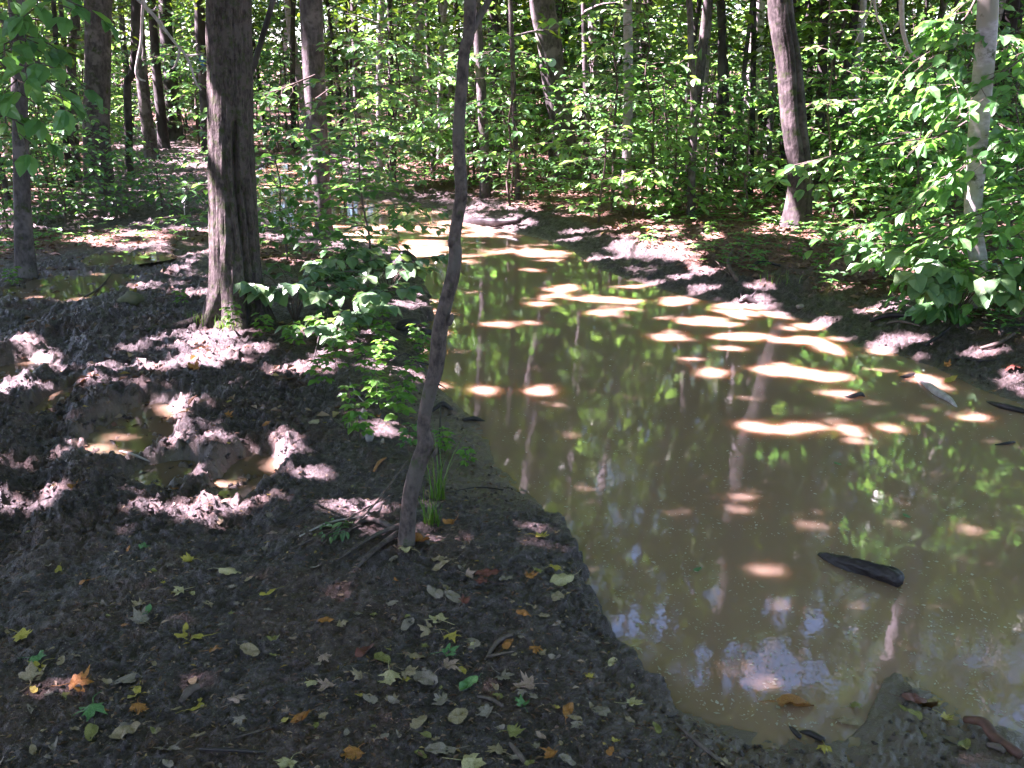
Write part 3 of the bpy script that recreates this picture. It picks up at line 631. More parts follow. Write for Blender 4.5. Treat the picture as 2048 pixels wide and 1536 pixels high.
def sapling_mesh(seed, h, nb, spread, leaf, sp=.06, lo=.2, stem_r=.012, lean=.1, simple=False, up=.25, hang=.1, two=False):
    g = np.random.default_rng(seed); lv = Leaves(); st = MB(); a0 = g.uniform(0, 6.28)
    stems = 1 if not two else 3
    for q in range(stems):
        la = g.uniform(0, 6.28); ln = lean*(1 if stems == 1 else 3)
        S_ = [np.array([math.cos(la)*ln*h*t*t+g.normal(0, .012*h), math.sin(la)*ln*h*t*t+g.normal(0, .012*h), h*t*(1 if q == 0 else .8)]) for t in np.linspace(0, 1, 7)]
        S_[0][:] = (0, 0, -.05); S_ = cr(np.array(S_), 22)
        st.tube(S_, np.linspace(stem_r, .003, 22), 7)
        for i in range(nb//stems):
            t = lo+(1-lo)*(i+g.uniform(0, .8))/(nb//stems); t = min(t, .99); p = S_[int(t*21)]; a0 += 2.4+g.normal(0, .4)
            L = spread*(1.1-.65*t)*g.uniform(.6, 1.15)
            shoot(g, lv, st, p, (math.cos(a0), math.sin(a0), up*g.uniform(.3, 1.3)), L, leaf, sp, .22, .005*max(.6, h/2), True, hang)
        shoot(g, lv, st, S_[-1], (math.cos(a0), math.sin(a0), .8), spread*.3, leaf, sp, .2, .003, False, hang)
    return st.mesh('stem'), lv.mesh('foliage', simple=simple)
def plant(name, label, cat, group, ms, loc, rot=0, sc=1, mat=LEAF, stem=TWIG):
    e = empty(name, loc, label, cat, group); e.rotation_euler[2] = rot; e.scale = (sc,)*3
    obj('stem', ms[0], stem, e); obj('foliage', ms[1], mat, e); return e
def put(proto, loc, rot, sc, label=None, group=None):
    c = copy_tree(proto); c.location = loc; c.rotation_euler[2] = rot; c.scale = (sc,)*3
    if label: c['label'] = label
    if group: c['group'] = group
    return c
# --- named plants of the near and middle ground
NP = [  # label, base px, height, branches, spread, leaf, kw
 ('leafy beech sapling beside the furrowed old tree, its sprays hanging over the ochre water', (738, 545), 1.65, 28, .95, .125, dict(lo=.22, hang=0)),
 ('small dark beech sapling filling the gap between slim mossy tree and stout grey tree', (130, 445), 1.35, 20, .95, .105, dict(lo=.1)),
 ('dense green beech sapling low in front of the stout grey tree', (215, 420), 1.15, 20, .95, .10, dict(lo=.1)),
 ('leafy sapling whose lowest leaves nearly touch the old tree trunk', (325, 425), .75, 14, .75, .10, dict(lo=.1)),
 ('shaded sapling beside the foot of the slim mossy tree', (15, 455), 1.3, 16, .8, .11, dict(lo=.15)),
 ('tall leafy sapling behind the slim mossy tree', (80, 400), 1.9, 22, 1.1, .105, dict(lo=.2)),
 ('green sapling just behind the old tree and its leaning stem', (575, 520), 1.35, 26, .75, .125, dict(lo=.2)),
 ('spreading sapling in front of the grooved tree and pale beech, leaves layered flat', (1830, 470), 1.65, 24, 1.25, .13, dict(lo=.2)),
 ('sapling with long layered sprays reaching toward the grooved tree', (1745, 430), 1.9, 22, 1.3, .125, dict(lo=.25)),
 ('bushy sapling crowding the pale beech from behind', (2010, 500), 1.9, 24, 1.1, .13, dict(lo=.12)),
 ('leafy sapling by the pale beech, cut by the edge of the picture', (2090, 620), 1.5, 22, .85, .14, dict(lo=.12)),
 ('low sapling under the pale beech with leaves over the litter', (1905, 520), .8, 14, .7, .12, dict(lo=.15)),
 ('drooping sapling at the litter edge beneath the thin pole tree', (1265, 432), .65, 12, .6, .11, dict(lo=.2, hang=.4)),
 ('bright sapling leaning over the far end of the water', (850, 385), 1.0, 16, .8, .11, dict(lo=.15)),
 ('sunlit sapling beside the foot of the marked tree', (1180, 385), 1.3, 20, .9, .105, dict(lo=.2)),
 ('sunlit sapling behind the crooked sapling where the bank starts', (985, 375), 1.4, 18, .9, .10, dict(lo=.25)),
 ('young sapling overhanging the ochre water beyond the old tree', (690, 440), 1.3, 18, .9, .12, dict(lo=.3)),
 ('round leafy sapling between thin pole tree and grooved tree', (1460, 400), 1.3, 20, .95, .105, dict(lo=.12)),
 ('leafy sapling standing in front of the patchy tree', (1330, 385), 1.5, 20, .95, .105, dict(lo=.15)),
]
for i, (lb, (px, py), h, nb, spd, lf, kw) in enumerate(NP):
    p = G(px, py); plant('beech_sapling', lb, 'sapling', None, sapling_mesh(200+i, h, nb, spd, lf, **kw), p, stem=TWIG)
# broad-leaved shrubs by the old tree and on the bank
BP = [('broad-leaved shrub at the foot of the old tree', (590, 640), .46, 13, .42, .125), ('broad-leaved shrub spilling over the bank toward the water', (725, 650), .4, 12, .42, .12),
      ('broad-leaved shrub with drooping leaves above the pond-side roots', (680, 590), .45, 12, .42, .12), ('small broad-leaved shrub just in front of the other broad leaves', (665, 690), .25, 8, .28, .095),
      ('low broad-leaved shrub leaning to the water below the beech sprays', (780, 590), .4, 12, .42, .12),
      ('broad round-leaved shrub on the bank left of the pale beech', (1770, 560), .42, 8, .32, .15), ('large-leaved shrub right in front of the pale beech foot', (1905, 640), .62, 14, .5, .17)]
for i, (lb, (px, py), h, nb, spd, lf) in enumerate(BP):
    g = np.random.default_rng(300+i); lv = Leaves(); st = MB()
    for k in range(int(nb*1.4)):
        a = g.uniform(0, 6.28); L = spd*g.uniform(.25, 1.1); hh = h*g.uniform(.55, 1.05)
        hh *= .72; e = np.array([math.cos(a)*L, math.sin(a)*L, hh]); m = e*np.array([.35, .35, .75])
        q = cr(np.array([[0, 0, -.03], m, e]), 9); st.tube(q, np.linspace(.004, .002, 9), 5)
        for j in (5, 7, 8):
            for sgn in (-1, 1):
                aa_ = a+sgn*g.uniform(.7, 1.5); lv.add(q[j], (math.cos(aa_), math.sin(aa_), -.15-g.uniform(0, .4)), norm(np.array([g.normal(0, .3), g.normal(0, .3), 1])), lf*g.uniform(.6, 1.1))
        lv.add(q[-1], (math.cos(a), math.sin(a), -.2), np.array([0, 0, 1.]), lf)
    plant('broadleaf_shrub', lb, 'shrub', None, (st.mesh('stem'), lv.mesh('foliage', ratio=.72, droop=.2)), G(px, py), mat=LEAF_B)
# leafy branches of the pale beech and of trees whose trunks stand outside the picture
def branch_of(root, base, pts, leaf, L, seed, Y, every=2, name='leafy_branch', mat=LEAF, hang=.2, bark=TWIG, sp=.075):
    g = np.random.default_rng(seed); lv = Leaves(); mb = MB()
    Ys = Y if isinstance(Y, (list, tuple)) else [Y]*len(pts)
    q = cr(np.array([AT(a, b, yy) for (a, b), yy in zip(pts, Ys)])-base, 16); mb.tube(q, np.linspace(.009, .002, 16), 6)
    for i in range(3, 16, every):
        T = norm(q[i]-q[i-1]); s = norm(np.cross([0, 0, 1], T))
        for sg in (-1, 1):
            shoot(g, lv, mb, q[i], T*.8+s*sg*.9+np.array([0, 0, g.normal(0, .15)]), L*g.uniform(.5, 1.1), leaf, sp, .2, .003, L > .35, hang)
    shoot(g, lv, mb, q[-1], T, L, leaf, sp, .2, .003, True, hang)
    e = obj(name, mb.mesh(name), bark, root); f = obj('foliage', lv.mesh('foliage'), mat, e)
pt, bp, _, _ = MADE['pale smooth beech with sunlit bark behind the broad leaves at the bank']
for i, (pts, lf, L, Y) in enumerate([([(1955, 230), (1880, 270), (1760, 290), (1640, 318)], .12, .38, [7.1, 7.0, 6.9, 6.8]), ([(1950, 330), (1870, 390), (1780, 430), (1720, 450)], .12, .36, [7.1, 7.2, 7.3, 7.3]),
        ([(1960, 90), (1920, 60), (1890, 45), (1875, 50)], .13, .22, 7.0), ([(1970, 60), (2010, 80), (2050, 110)], .13, .3, 7.1), ([(1955, 160), (1920, 170), (1880, 190)], .12, .28, 6.9),
        ([(1955, 210), (2000, 250), (2060, 270)], .13, .35, 7.0), ([(1950, 440), (1900, 470), (1860, 510), (1840, 560)], .15, .24, [7.1, 6.9, 6.7, 6.6]), ([(1945, 400), (2000, 390), (2060, 420)], .14, .34, 6.9),
        ([(1950, 480), (1905, 520), (1880, 570), (1885, 600)], .16, .2, [7.1, 6.7, 6.5, 6.4]), ([(1955, 300), (1930, 310), (1900, 340)], .13, .25, 6.8), ([(1945, 500), (1840, 490), (1760, 495)], .14, .25, 6.9), ([(2100, 60), (2040, 120), (1980, 160), (1930, 200)], .13, .3, [6.8, 6.6, 6.5, 6.5]), ([(2120, 220), (2050, 270), (1980, 300), (1900, 350)], .13, .32, [6.8, 6.6, 6.5, 6.5]), ([(2120, 380), (2050, 400), (1980, 420), (1910, 450)], .13, .3, [6.6, 6.4, 6.3, 6.3]), ([(1975, -60), (1940, 20), (1905, 70), (1880, 120)], .13, .28, [7.0, 6.8, 6.7, 6.6])]):
    branch_of(pt, bp, pts, lf, L, 400+i, Y)
EXTRA = [('tree', 'overhanging tree beyond the picture edge with dark low leaves at the corner', (-3.0, 3.9), .10), ('tree', 'forest tree behind the viewer on the shaded mud', (-1.6, -3.0), .16),
         ('tree', 'forest tree behind the viewer near the pond end', (3.2, -2.6), .14), ('tree', 'forest tree outside the picture beside the ruts', (-6.2, 5.5), .15), ('tree', 'forest tree out of view on the near right bank', (7.5, 5.0), .15),
         ('tree', 'forest tree out of view far along the ruts', (-9.5, 9.0), .16), ('tree', 'forest tree out of view deep on the right bank', (9.5, 10.0), .16), ('tree', 'forest tree out of view behind the ruts', (-9.0, 1.5), .15),
         ('tree', 'forest tree out of view behind the pond end', (6.5, -.5), .15)]
XT = []
for i, (nm, lb, (x, y), r) in enumerate(EXTRA):
    z = Hs(x, y); g = np.random.default_rng(500+i); b = np.array([x, y, z]); e = empty('forest_tree', b, lb, 'tree', 'trees around the clearing')
    P = [np.array([0, 0, -.1])];
    while P[-1][2] < 11: P.append(P[-1]+np.array([g.normal(0, .05), g.normal(0, .05), 1.0]))
    P = np.array(P); V, Qd, Tr = tube(cr(P, 50), np.linspace(r, .03, 50), 16, furrow(.06, 1.5, i)); obj('trunk', mesh_np('trunk', V, [Qd, Tr]), BARK_GREY, e)
    mb = MB()
    for k in range(7):
        j = 4+k; a = g.uniform(0, 6.28); d = np.array([math.cos(a), math.sin(a), .5]); mb.tube(cr(np.array([P[j], P[j]+d*.8, P[j]+d*1.9+[0, 0, -.2]]), 9), np.linspace(.04, .008, 9), 6)
    obj('limbs', mb.mesh('limbs'), BARK_GREY, e)
    TREES.append(dict(o=e, top=b+P[-1], base=b, leaves=[], r=r)); XT.append((e, b))
e, b = XT[0]
for i, (pts, Y) in enumerate([([(-420, -260), (-200, -120), (-40, 10), (45, 70)], [3.9, 3.6, 3.3, 3.1]), ([(-380, -60), (-180, 20), (-20, 110), (30, 160)], [3.9, 3.6, 3.4, 3.3]), ([(-200, -260), (-60, -140), (40, -40), (100, -10)], [3.9, 3.5, 3.2, 3.0]), ([(-300, -160), (-120, -60), (0, 40), (70, 120)], [3.9, 3.4, 3.1, 3.0]), ([(-300, 60), (-160, 110), (-60, 180), (0, 230)], [3.9, 3.5, 3.3, 3.2])]):
    branch_of(e, b, pts, .095, .17, 430+i, Y, every=3, hang=.35)
# sunlit leafy boughs reaching into the view from trees above
for k, (key, pts, Y, lf, L) in enumerate([
    ('smooth grey tree standing in the leaves between the old tree and the sapling', [(625, 90), (680, 85), (760, 80), (830, 100)], [10, 10, 10.1, 10.2], .11, .4),
    ('smooth grey tree standing in the leaves between the old tree and the sapling', [(630, 150), (570, 175), (540, 185), (520, 190)], [10, 9.8, 9.7, 9.6], .11, .3),
    ('smooth grey tree standing in the leaves between the old tree and the sapling', [(628, 200), (680, 170), (760, 175), (840, 200)], [10, 10.2, 10.4, 10.5], .11, .42),
    ('tall leaning tree with sunlit pale bark carrying a small trail marker', [(1100, 120), (1060, 110), (1000, 100), (960, 110)], [13.9, 13.4, 12.8, 12.5], .12, .5),
    ('tall leaning tree with sunlit pale bark carrying a small trail marker', [(1120, 210), (1060, 190), (980, 200), (900, 215)], [13.9, 13.4, 12.8, 12.5], .12, .5),
    ('tall leaning tree with sunlit pale bark carrying a small trail marker', [(1120, 215), (1160, 200), (1220, 190), (1300, 195)], [13.9, 13.2, 12.9, 12.8], .12, .5),
    ('thin straight pole of a tree at the edge of the leaf litter across the water', [(1384, 220), (1330, 160), (1290, 140), (1250, 150)], 11.5, .11, .42),
    ('thin straight pole of a tree at the edge of the leaf litter across the water', [(1384, 200), (1420, 170), (1460, 160), (1500, 175)], 11.5, .11, .42),
    ('sturdy grey tree with a dark groove down its trunk on the far bank', [(1590, 230), (1640, 200), (1700, 200), (1760, 230)], [10.4, 10.6, 10.8, 11], .11, .45),
    ('stout grey tree with mottled bark rising from the leafy bushes', [(190, 180), (130, 160), (80, 170), (30, 190)], [13.5, 13, 12.5, 12], .11, .5),
    ('slim tree with sun on its foot at the bend of the muddy path', [(285, 120), (330, 110), (380, 110), (410, 130)], [17, 15, 13, 12], .11, .4),
    ]):
    r_, b_, _, _ = MADE[key]; branch_of(r_, b_, pts, lf, L, 460+k, Y, every=2, hang=.1)
LEAF_Y = leaf_mat('pale_green_leaf', tcol=(1.5, 1.5, .7), cols=[(0, (.09, .21, .06)), (.5, (.13, .3, .08)), (1, (.2, .38, .11))], trans=.5, rough=.32, spec=.7)  # lighter green foliage, for variety among the saplings
# --- undergrowth saplings and slender trees filling the woods
SP = []
for i, (h, nb, spd, lf, lo, sp) in enumerate([(1.0, 12, .75, .125, .15, .08), (1.7, 14, 1.0, .13, .15, .085), (2.4, 17, 1.1, .14, .2, .09), (3.2, 20, 1.3, .14, .2, .095), (4.2, 24, 1.5, .15, .25, .10), (1.4, 12, .8, .14, .15, .09), (2.8, 18, 1.2, .13, .25, .09), (2.0, 15, 1.0, .11, .15, .075)]):
    ms = sapling_mesh(600+i, h, nb, spd, lf, sp, lo, .01+.004*h, simple=False)
    SP.append(ms)
first = [None]*8; rg = np.random.default_rng(77)
LBS = ['leafy beech sapling in the dense undergrowth across the water', 'leafy beech sapling in the dense undergrowth past the muddy path']
def on_water(x, y, m=.2): return float(sdf(np.array([x]), np.array([y]), POLY)[0]) < m
def on_trail(x, y): return float(sdf(np.array([x]), np.array([y]), TRAIL)[0]) < .1
def wood_spot(y0, y1, wmul=.56):
    while True:
        y = math.exp(rg.uniform(math.log(y0), math.log(y1))); x = rg.uniform(-wmul*y-.5, wmul*y+.8)
        px = 1024+F*x/(y*math.cos(PITCH)+(CAM_Z)*math.sin(PITCH))
        if on_water(x, y, .5) or on_trail(x, y): continue
        if x > -1.5 and y < 10.2 and px < 1600: continue
        if x < -1.5 and y < 9.5: continue
        if px < 460 and px > 220 and y < 17: continue
        if 1045 < px < 1165 and y < 14.6: continue
        if 520 < px < 860 and y < 13.5: continue
        return x, y
for i in range(265):
    x, y = wood_spot(10.0, 27)
    k = int(np.clip(rg.normal(1.4+(y-10)/6, .9), 0, 4)); k = {1: 5, 3: 6, 2: 7}.get(k, k) if i % 2 else k; loc = (x, y, Hs(x, y)); sd = 0 if x > 0 else 1
    if first[k] is None:
        first[k] = plant('beech_sapling', LBS[sd], 'sapling', ['undergrowth saplings across the water', 'undergrowth saplings past the path'][sd], SP[k], loc, rg.uniform(0, 6.28), rg.uniform(.85, 1.1), mat=[LEAF, LEAF, LEAF_Y, LEAF, LEAF_Y, LEAF_Y, LEAF, LEAF_B][k])
    else: put(first[k], loc, rg.uniform(0, 6.28), rg.uniform(.8, 1.15), LBS[sd], ['undergrowth saplings across the water', 'undergrowth saplings past the path'][sd])
def mirror_px(P):
    c, s = math.cos(PITCH), math.sin(PITCH); x, y, z = P[:, 0], P[:, 1], -P[:, 2]-CAM_Z
    f = y*c-z*s; v = y*s+z*c; f = np.maximum(f, .01); return 1024+F*x/f, 768-F*v/f
HOLES = [(1500, 1345, 150, 48), (1440, 1310, 60, 30), (1560, 1330, 60, 50), (1270, 1110, 20, 14), (1440, 1190, 25, 35), (1380, 1170, 12, 30), (1515, 1130, 10, 16), (1250, 1250, 30, 25), (1330, 1240, 20, 40), (1620, 1250, 25, 25), (1560, 1220, 30, 30), (1200, 970, 8, 12), (1640, 1190, 8, 16), (1700, 1080, 10, 12)]
def in_holes(P):
    px, py = mirror_px(P); out = np.zeros(len(px), bool); w = (fbm(px*.10, py*.10, 3, 91)-.5)*2.8-.12
    for cx, cyy, rx, ry in HOLES: out |= ((px-cx)/rx)**2+((py-cyy)/ry)**2+w < 1
    return out
for i in range(16):
    px = rg.uniform(60, 470); y = rg.uniform(21, 29); x = float(AT(px, 200, y)[0]); put(first[[1, 5, 7, 2][i % 4]], (x, y, Hs(x, y)), rg.uniform(0, 6.28), rg.uniform(1.0, 1.5), LBS[1], 'undergrowth saplings past the path')
TP = []
def tree_proto(seed, r, h, bark, crown_r, nleaf):
    g = np.random.default_rng(seed); P = [np.array([0, 0, -.1])]; d = np.array([g.normal(0, .05), g.normal(0, .05), 1])
    while P[-1][2] < h: d = norm(d+np.array([g.normal(0, .035), g.normal(0, .035), .03])); P.append(P[-1]+d)
    P = np.array(P); tr = tube(cr(P, 34), np.linspace(r, r*.25, 34), 10, furrow(.06, 1.2, seed, .25))
    mb = MB(); lv = Leaves(); 
    for k in range(int(h*1.3)):
        z = g.uniform(.34, 1)*h; j = min(int(z), len(P)-1); a = g.uniform(0, 6.28); L = crown_r*g.uniform(.5, 1)*(1.1-.5*(z/h)); dd = np.array([math.cos(a), math.sin(a), g.uniform(.1, .5)])
        q = cr(np.array([P[j], P[j]+dd*L*.5, P[j]+dd*L+[0, 0, -.1*L]]), 6); mb.tube(q, np.linspace(.02, .005, 6), 4)
        for t in range(int(nleaf/(h*1.3))):
            c = q[2+t % 4]+g.normal(0, [.42, .42, .14]); lv.add(c, (g.normal(), g.normal(), -.25), norm(np.array([g.normal(0, .35), g.normal(0, .35), 1])), g.uniform(.11, .2))
    return mesh_np('trunk', tr[0], tr[1:]), mb.mesh('limbs'), lv.mesh('crown', simple=True)
for i, (r, h, bk, c, nl) in enumerate([(.045, 7, BARK_DARK, 1.1, 900), (.07, 9, BARK_GREY, 1.4, 1300), (.1, 11, BARK_PALE, 1.8, 1300), (.15, 13, BARK_DARK, 2.2, 1800), (.055, 8, BARK_PALE, 1.2, 1000), (.035, 6, BARK_GREY, .9, 700), (.18, 14, BARK_GREY, 2.5, 3000)]):
    TP.append((tree_proto(700+i, r, h, bk, c, nl), bk))
tfirst = [None]*7
TL = ['slender forest tree standing in the crowded woods across the water', 'forest tree standing in the crowded woods beyond the muddy path']
TG = ['forest trees of the far bank', 'forest trees past the path']
for i in range(240):
    x, y = wood_spot(12.0, 40, .60)
    k = int(rg.choice([0, 1, 2, 3, 4, 5, 6], p=[.27, .17, .08, .06, .14, .25, .03])); sd = 0 if x > -.1*y else 1; loc = (x, y, Hs(x, y)); rot = rg.uniform(0, 6.28); s = rg.uniform(.85, 1.2)
    if tfirst[k] is None:
        e = empty('forest_tree', loc, TL[sd], 'tree', TG[sd]); e.rotation_euler[2] = rot; e.scale = (s,)*3; tfirst[k] = e
        (a, b, c), bk = TP[k]; obj('trunk', a, bk, e); obj('limbs', b, bk, e); obj('crown', c, LEAF_C, e)
        e0 = e
    else: e0 = put(tfirst[k], loc, rot, s, TL[sd], TG[sd])
    if y < 26:
        cw = [c for c in e0.children if c.name.startswith('crown')][0]; me0 = TP[k][0][2]; nv = len(me0.vertices); co = np.empty(nv*3, np.float32); me0.vertices.foreach_get('co', co); co = co.reshape(-1, 4, 3)
        w = co.mean(1)*s; c_, s_ = math.cos(rot), math.sin(rot); w = np.stack([w[:, 0]*c_-w[:, 1]*s_+x, w[:, 0]*s_+w[:, 1]*c_+y, w[:, 2]+loc[2]], 1)
        sh = shadow(w); kp = ~(lit_test(sh[:, 0], sh[:, 1], .08) | in_holes(w)); co = co[kp]; n_ = len(co)
        f_ = (np.array([[0, 3, 2], [0, 2, 1]])[None]+(np.arange(n_)*4)[:, None, None]).reshape(-1, 3)
        m_ = mesh_np('crown', co.reshape(-1, 3), [f_], False); m_.materials.append(LEAF_C); cw.data = m_
# distant woods: a ring of foliage masses
g = np.random.default_rng(9); n = 110000
a = np.where(g.uniform(size=n) < .55, g.uniform(-.8, .8, n), g.uniform(-3.14, 3.14, n)); r = np.where(abs(a) < .8, g.uniform(42, 60, n), g.uniform(18, 26, n)); zz = g.uniform(0, 1, n)**.9*23; keep = fbm(a*40, zz*.8, 3, 5) > .42+.004*zz
a, r, zz = a[keep], r[keep], zz[keep]; n = len(a)
pos = np.stack([r*np.sin(a), r*np.cos(a), zz+.4], 1)
V, t, q = leafset(pos, g.normal(size=(n, 3))*[1, 1, .3], g.normal(size=(n, 3))*.5+[0, -.3, 1], g.uniform(.35, .8, n), g.uniform(.25, .5, n), True)
tag(obj('distant_woods', mesh_np('distant_woods', V, [t], False), LEAF_C), 'green mass of distant woods closing the view between trunks', 'woods', None, 'stuff')

# ------------------------------------------------------------------ canopy of the trees that shade the scene
g = np.random.default_rng(42)
def fill(x0, x1, y0, y1, s, zlo, zhi, seed, frac, lsize, fr_sc=3.0):
    gx, gy = np.meshgrid(np.arange(x0, x1, s), np.arange(y0, y1, s)); gx = gx.ravel(); gy = gy.ravel()
    gx = gx+g.uniform(-.6, .6, len(gx))*s; gy = gy+g.uniform(-.6, .6, len(gy))*s
    lit = lit_test(gx, gy, np.where((gy > 3.2) & (gx < .2), .065, np.where(gy > 4.2, .045, .02)))
    fz = frac(gx, gy) if callable(frac) else frac+0*gx
    ns = fbm(gx*fr_sc, gy*fr_sc, 3, 500); thr = .5+.0*gx
    # noise quantile: fbm is roughly normal(.5,.12)
    from math import sqrt
    q = np.interp(fz, [0, .05, .15, .3, .5, .7], [9, .70, .625, .565, .5, .435]); lit |= ns > q
    gx, gy = gx[~lit], gy[~lit]
    P = None
    bz = zlo+(zhi-zlo)*np.clip((fbm(gx*.55, gy*.55, 2, seed)-.2)/.6, 0, 1)+g.normal(0, .35, len(gx))
    P = np.stack([gx+bz/SUN[2]*SUN[0], gy+bz/SUN[2]*SUN[1], bz], 1)
    for it in range(6):
        bad = in_holes(P)
        if not bad.any(): break
        nb_ = g.uniform(zlo-1, zhi+2.5, bad.sum()); P[bad] = np.stack([gx[bad]+nb_/SUN[2]*SUN[0], gy[bad]+nb_/SUN[2]*SUN[1], nb_], 1)
    P = P[~in_holes(P)]
    return P, np.full(len(P), lsize)
def fr_near(x, y):
    f = np.full(x.shape, .03)
    f = np.where(y < 3.4, .0, f); f = np.where((x < -.2) & (y > 3.5) & (y < 12), .07, f)
    f = np.where((x > 0) & (y < 10), .006, f); f = np.where((x > 0) & (y < 5), 0, f); f = np.where((x > 3.2) & (y > 5) & (y < 10), .16, f); f = np.where(y > 9.2, .5, f); f = np.where(y > 11, .7, f)
    d_ = seg_d(x, y, PR); f = np.where((d_ < .9) & (sdf(x, y, POLY) > 0) & (y > 4.5), .22, f)
    return f
PA, LA = [], []
for k, sd in enumerate((1, 2, 3)):
    p, l = fill(-7.5, 9.5, .3, 12.0, .08, 4.6+k*1.2, 7.5+k*1.4, 800+sd, fr_near, .18); PA.append(p); LA.append(l)
p, l = fill(-18, 20, 12, 22, .2, 5, 11, 805, .7, .3, 1.2); PA.append(p); LA.append(l)
p, l = fill(-22, -7.5, -8, 12, .15, 4.5, 11, 806, .1, .32, 1.2); PA.append(p); LA.append(l)
p, l = fill(9.5, 24, -8, 12, .15, 4.5, 11, 807, .1, .32, 1.2); PA.append(p); LA.append(l)
p, l = fill(-8, 10, -14, .3, .13, 4.5, 11, 808, .02, .3, 1.2); PA.append(p); LA.append(l)
PA = np.vstack(PA); LA = np.concatenate(LA)
tops = np.array([t['top'][:2]*.4+t['base'][:2]*.6 for t in TREES]); own = np.zeros(len(PA), int); bd = np.full(len(PA), 1e9)
for k, t in enumerate(tops):
    if TREES[k]['r'] < .04 and k != 2: continue
    d = (PA[:, 0]-t[0])**2+(PA[:, 1]-t[1])**2; m = d < bd; own[m] = k; bd[m] = d[m]
for k, t in enumerate(TREES):
    m = own == k
    if not m.any(): continue
    n = int(m.sum()); L = LA[m]*g.uniform(.8, 1.2, n)
    nr_ = norm(np.array([SUN[0]*.35, SUN[1]*.35, 1.])+g.normal(0, .28, (n, 3)))
    d = g.normal(size=(n, 3))*[1, 1, .2]-[0, 0, .2]
    c = t['base']; V, tf, q = leafset(PA[m]-c-d/np.linalg.norm(d, axis=1)[:, None]*L[:, None]*.5, d, nr_, L, L*.68, True, .1, .1)
    obj('crown', mesh_np('crown', V, [tf], False), LEAF_C, t['o'])
# ------------------------------------------------------------------ litter and low plants (nobody could count them)
g = np.random.default_rng(15)
def scatter(n, x0, x1, y0, y1):
    y = np.exp(g.uniform(math.log(y0), math.log(y1), n)); x = g.uniform(-1, 1, n)*.58*y+.4; return x, y
x, y = scatter(26000, 0, 0, 4.5, 24)
h, li, we = H(x, y, True); k = (g.uniform(size=len(x)) < li*1.1) & (li > .15); x, y, h = x[k], y[k], h[k]; n = len(x)
V, t, q = leafset(np.stack([x, y, h+.008], 1), g.normal(size=(n, 3))*[1, 1, .15]+[0, 0, .06], norm(g.normal(0, .3, (n, 3))+[0, 0, 1]), g.uniform(.035, .085, n), g.uniform(.02, .05, n), True, .25, .1)
tag(obj('leaf_litter', mesh_np('leaf_litter', V, [t], False), LITTER), 'brown leaf litter covering the forest floor of the far bank', 'leaf litter', None, 'stuff')
# crumbs of leaf and bark trodden into the near mud
n = 16000; y = np.exp(g.uniform(math.log(1.7), math.log(7), n)); x = g.uniform(-.62, .35, n)*y
k = sdf(x, y, POLY) > .05; x, y = x[k], y[k]; h = H(x, y); n = len(x)
V, t, q = leafset(np.stack([x, y, h+.003], 1), g.normal(size=(n, 3))*[1, 1, .12], norm(g.normal(0, .3, (n, 3))+[0, 0, 1]), .004+.026*g.uniform(0, 1, n)**2.5, .003+.01*g.uniform(0, 1, n)**2, True, .2, .1)
tag(obj('leaf_crumbs', mesh_np('leaf_crumbs', V, [t], False), LITTER), 'crumbs of brown leaf trodden into the near mud', 'leaf crumbs', None, 'stuff')
# clods of churned mud
n = 30000; y = np.exp(g.uniform(math.log(1.7), math.log(11), n)); x = g.uniform(-.62, .55, n)*y
d = sdf(x, y, POLY); cz = sdf(x, y, CLOD); k = (d > .06) & ((cz < .05) | ((x > 0) & (d < 1.1) & (y > 4.2)) | (g.uniform(size=n) < .35)); x, y = x[k], y[k]; h = H(x, y); n = len(x)
T8 = np.array([[1, 0, 0], [-1, 0, 0], [0, 1, 0], [0, -1, 0], [0, 0, 1], [0, 0, -1]], float); F8 = np.array([[0, 2, 4], [2, 1, 4], [1, 3, 4], [3, 0, 4], [2, 0, 5], [1, 2, 5], [3, 1, 5], [0, 3, 5]])
s = .003+.012*g.uniform(0, 1, n)**2.5*np.where(sdf(x, y, CLOD) < 0, 1.25, .7)
V = T8[None]*g.uniform(.6, 1.3, (n, 6, 1)); a = g.uniform(0, 6.28, n); c_, s_ = np.cos(a)[:, None], np.sin(a)[:, None]
V = np.stack([V[..., 0]*c_-V[..., 1]*s_, V[..., 0]*s_+V[..., 1]*c_, V[..., 2]*.7], -1)*s[:, None, None]+g.normal(0, .15, (n, 6, 3))*s[:, None, None]+np.stack([x, y, h+.002], 1)[:, None, :]
tag(obj('mud_crumbs', mesh_np('mud_crumbs', V.reshape(-1, 3), [(F8[None]+(np.arange(n)*6)[:, None, None]).reshape(-1, 3)], True), MUD), 'small clods of wet churned mud', 'mud clods', None, 'stuff')
# low green seedlings
x, y = scatter(12000, 0, 0, 4.8, 20); h, li, we = H(x, y, True)
dn = fbm(x*1.6, y*1.6, 3, 61); k = (li > .3) & (dn > .42); x, y, h = x[k], y[k], h[k]; n = len(x); zz = g.uniform(.02, .14, n)
P = np.repeat(np.stack([x, y, h+zz], 1), 4, 0); m = len(P); aa_ = g.uniform(0, 6.28, n).repeat(4)+np.tile([0, 1.57, 3.14, 4.71], n)
V, t, q = leafset(P, np.stack([np.cos(aa_), np.sin(aa_), g.uniform(-.2, .3, m)], 1), norm(g.normal(0, .2, (m, 3))+[0, 0, 1]), g.uniform(.03, .075, m), g.uniform(.018, .035, m), True, .15, .1)
tag(obj('ground_plants', mesh_np('ground_plants', V, [t], False), LEAF), 'low green seedlings carpeting the litter of the far bank', 'ground plants', None, 'stuff')
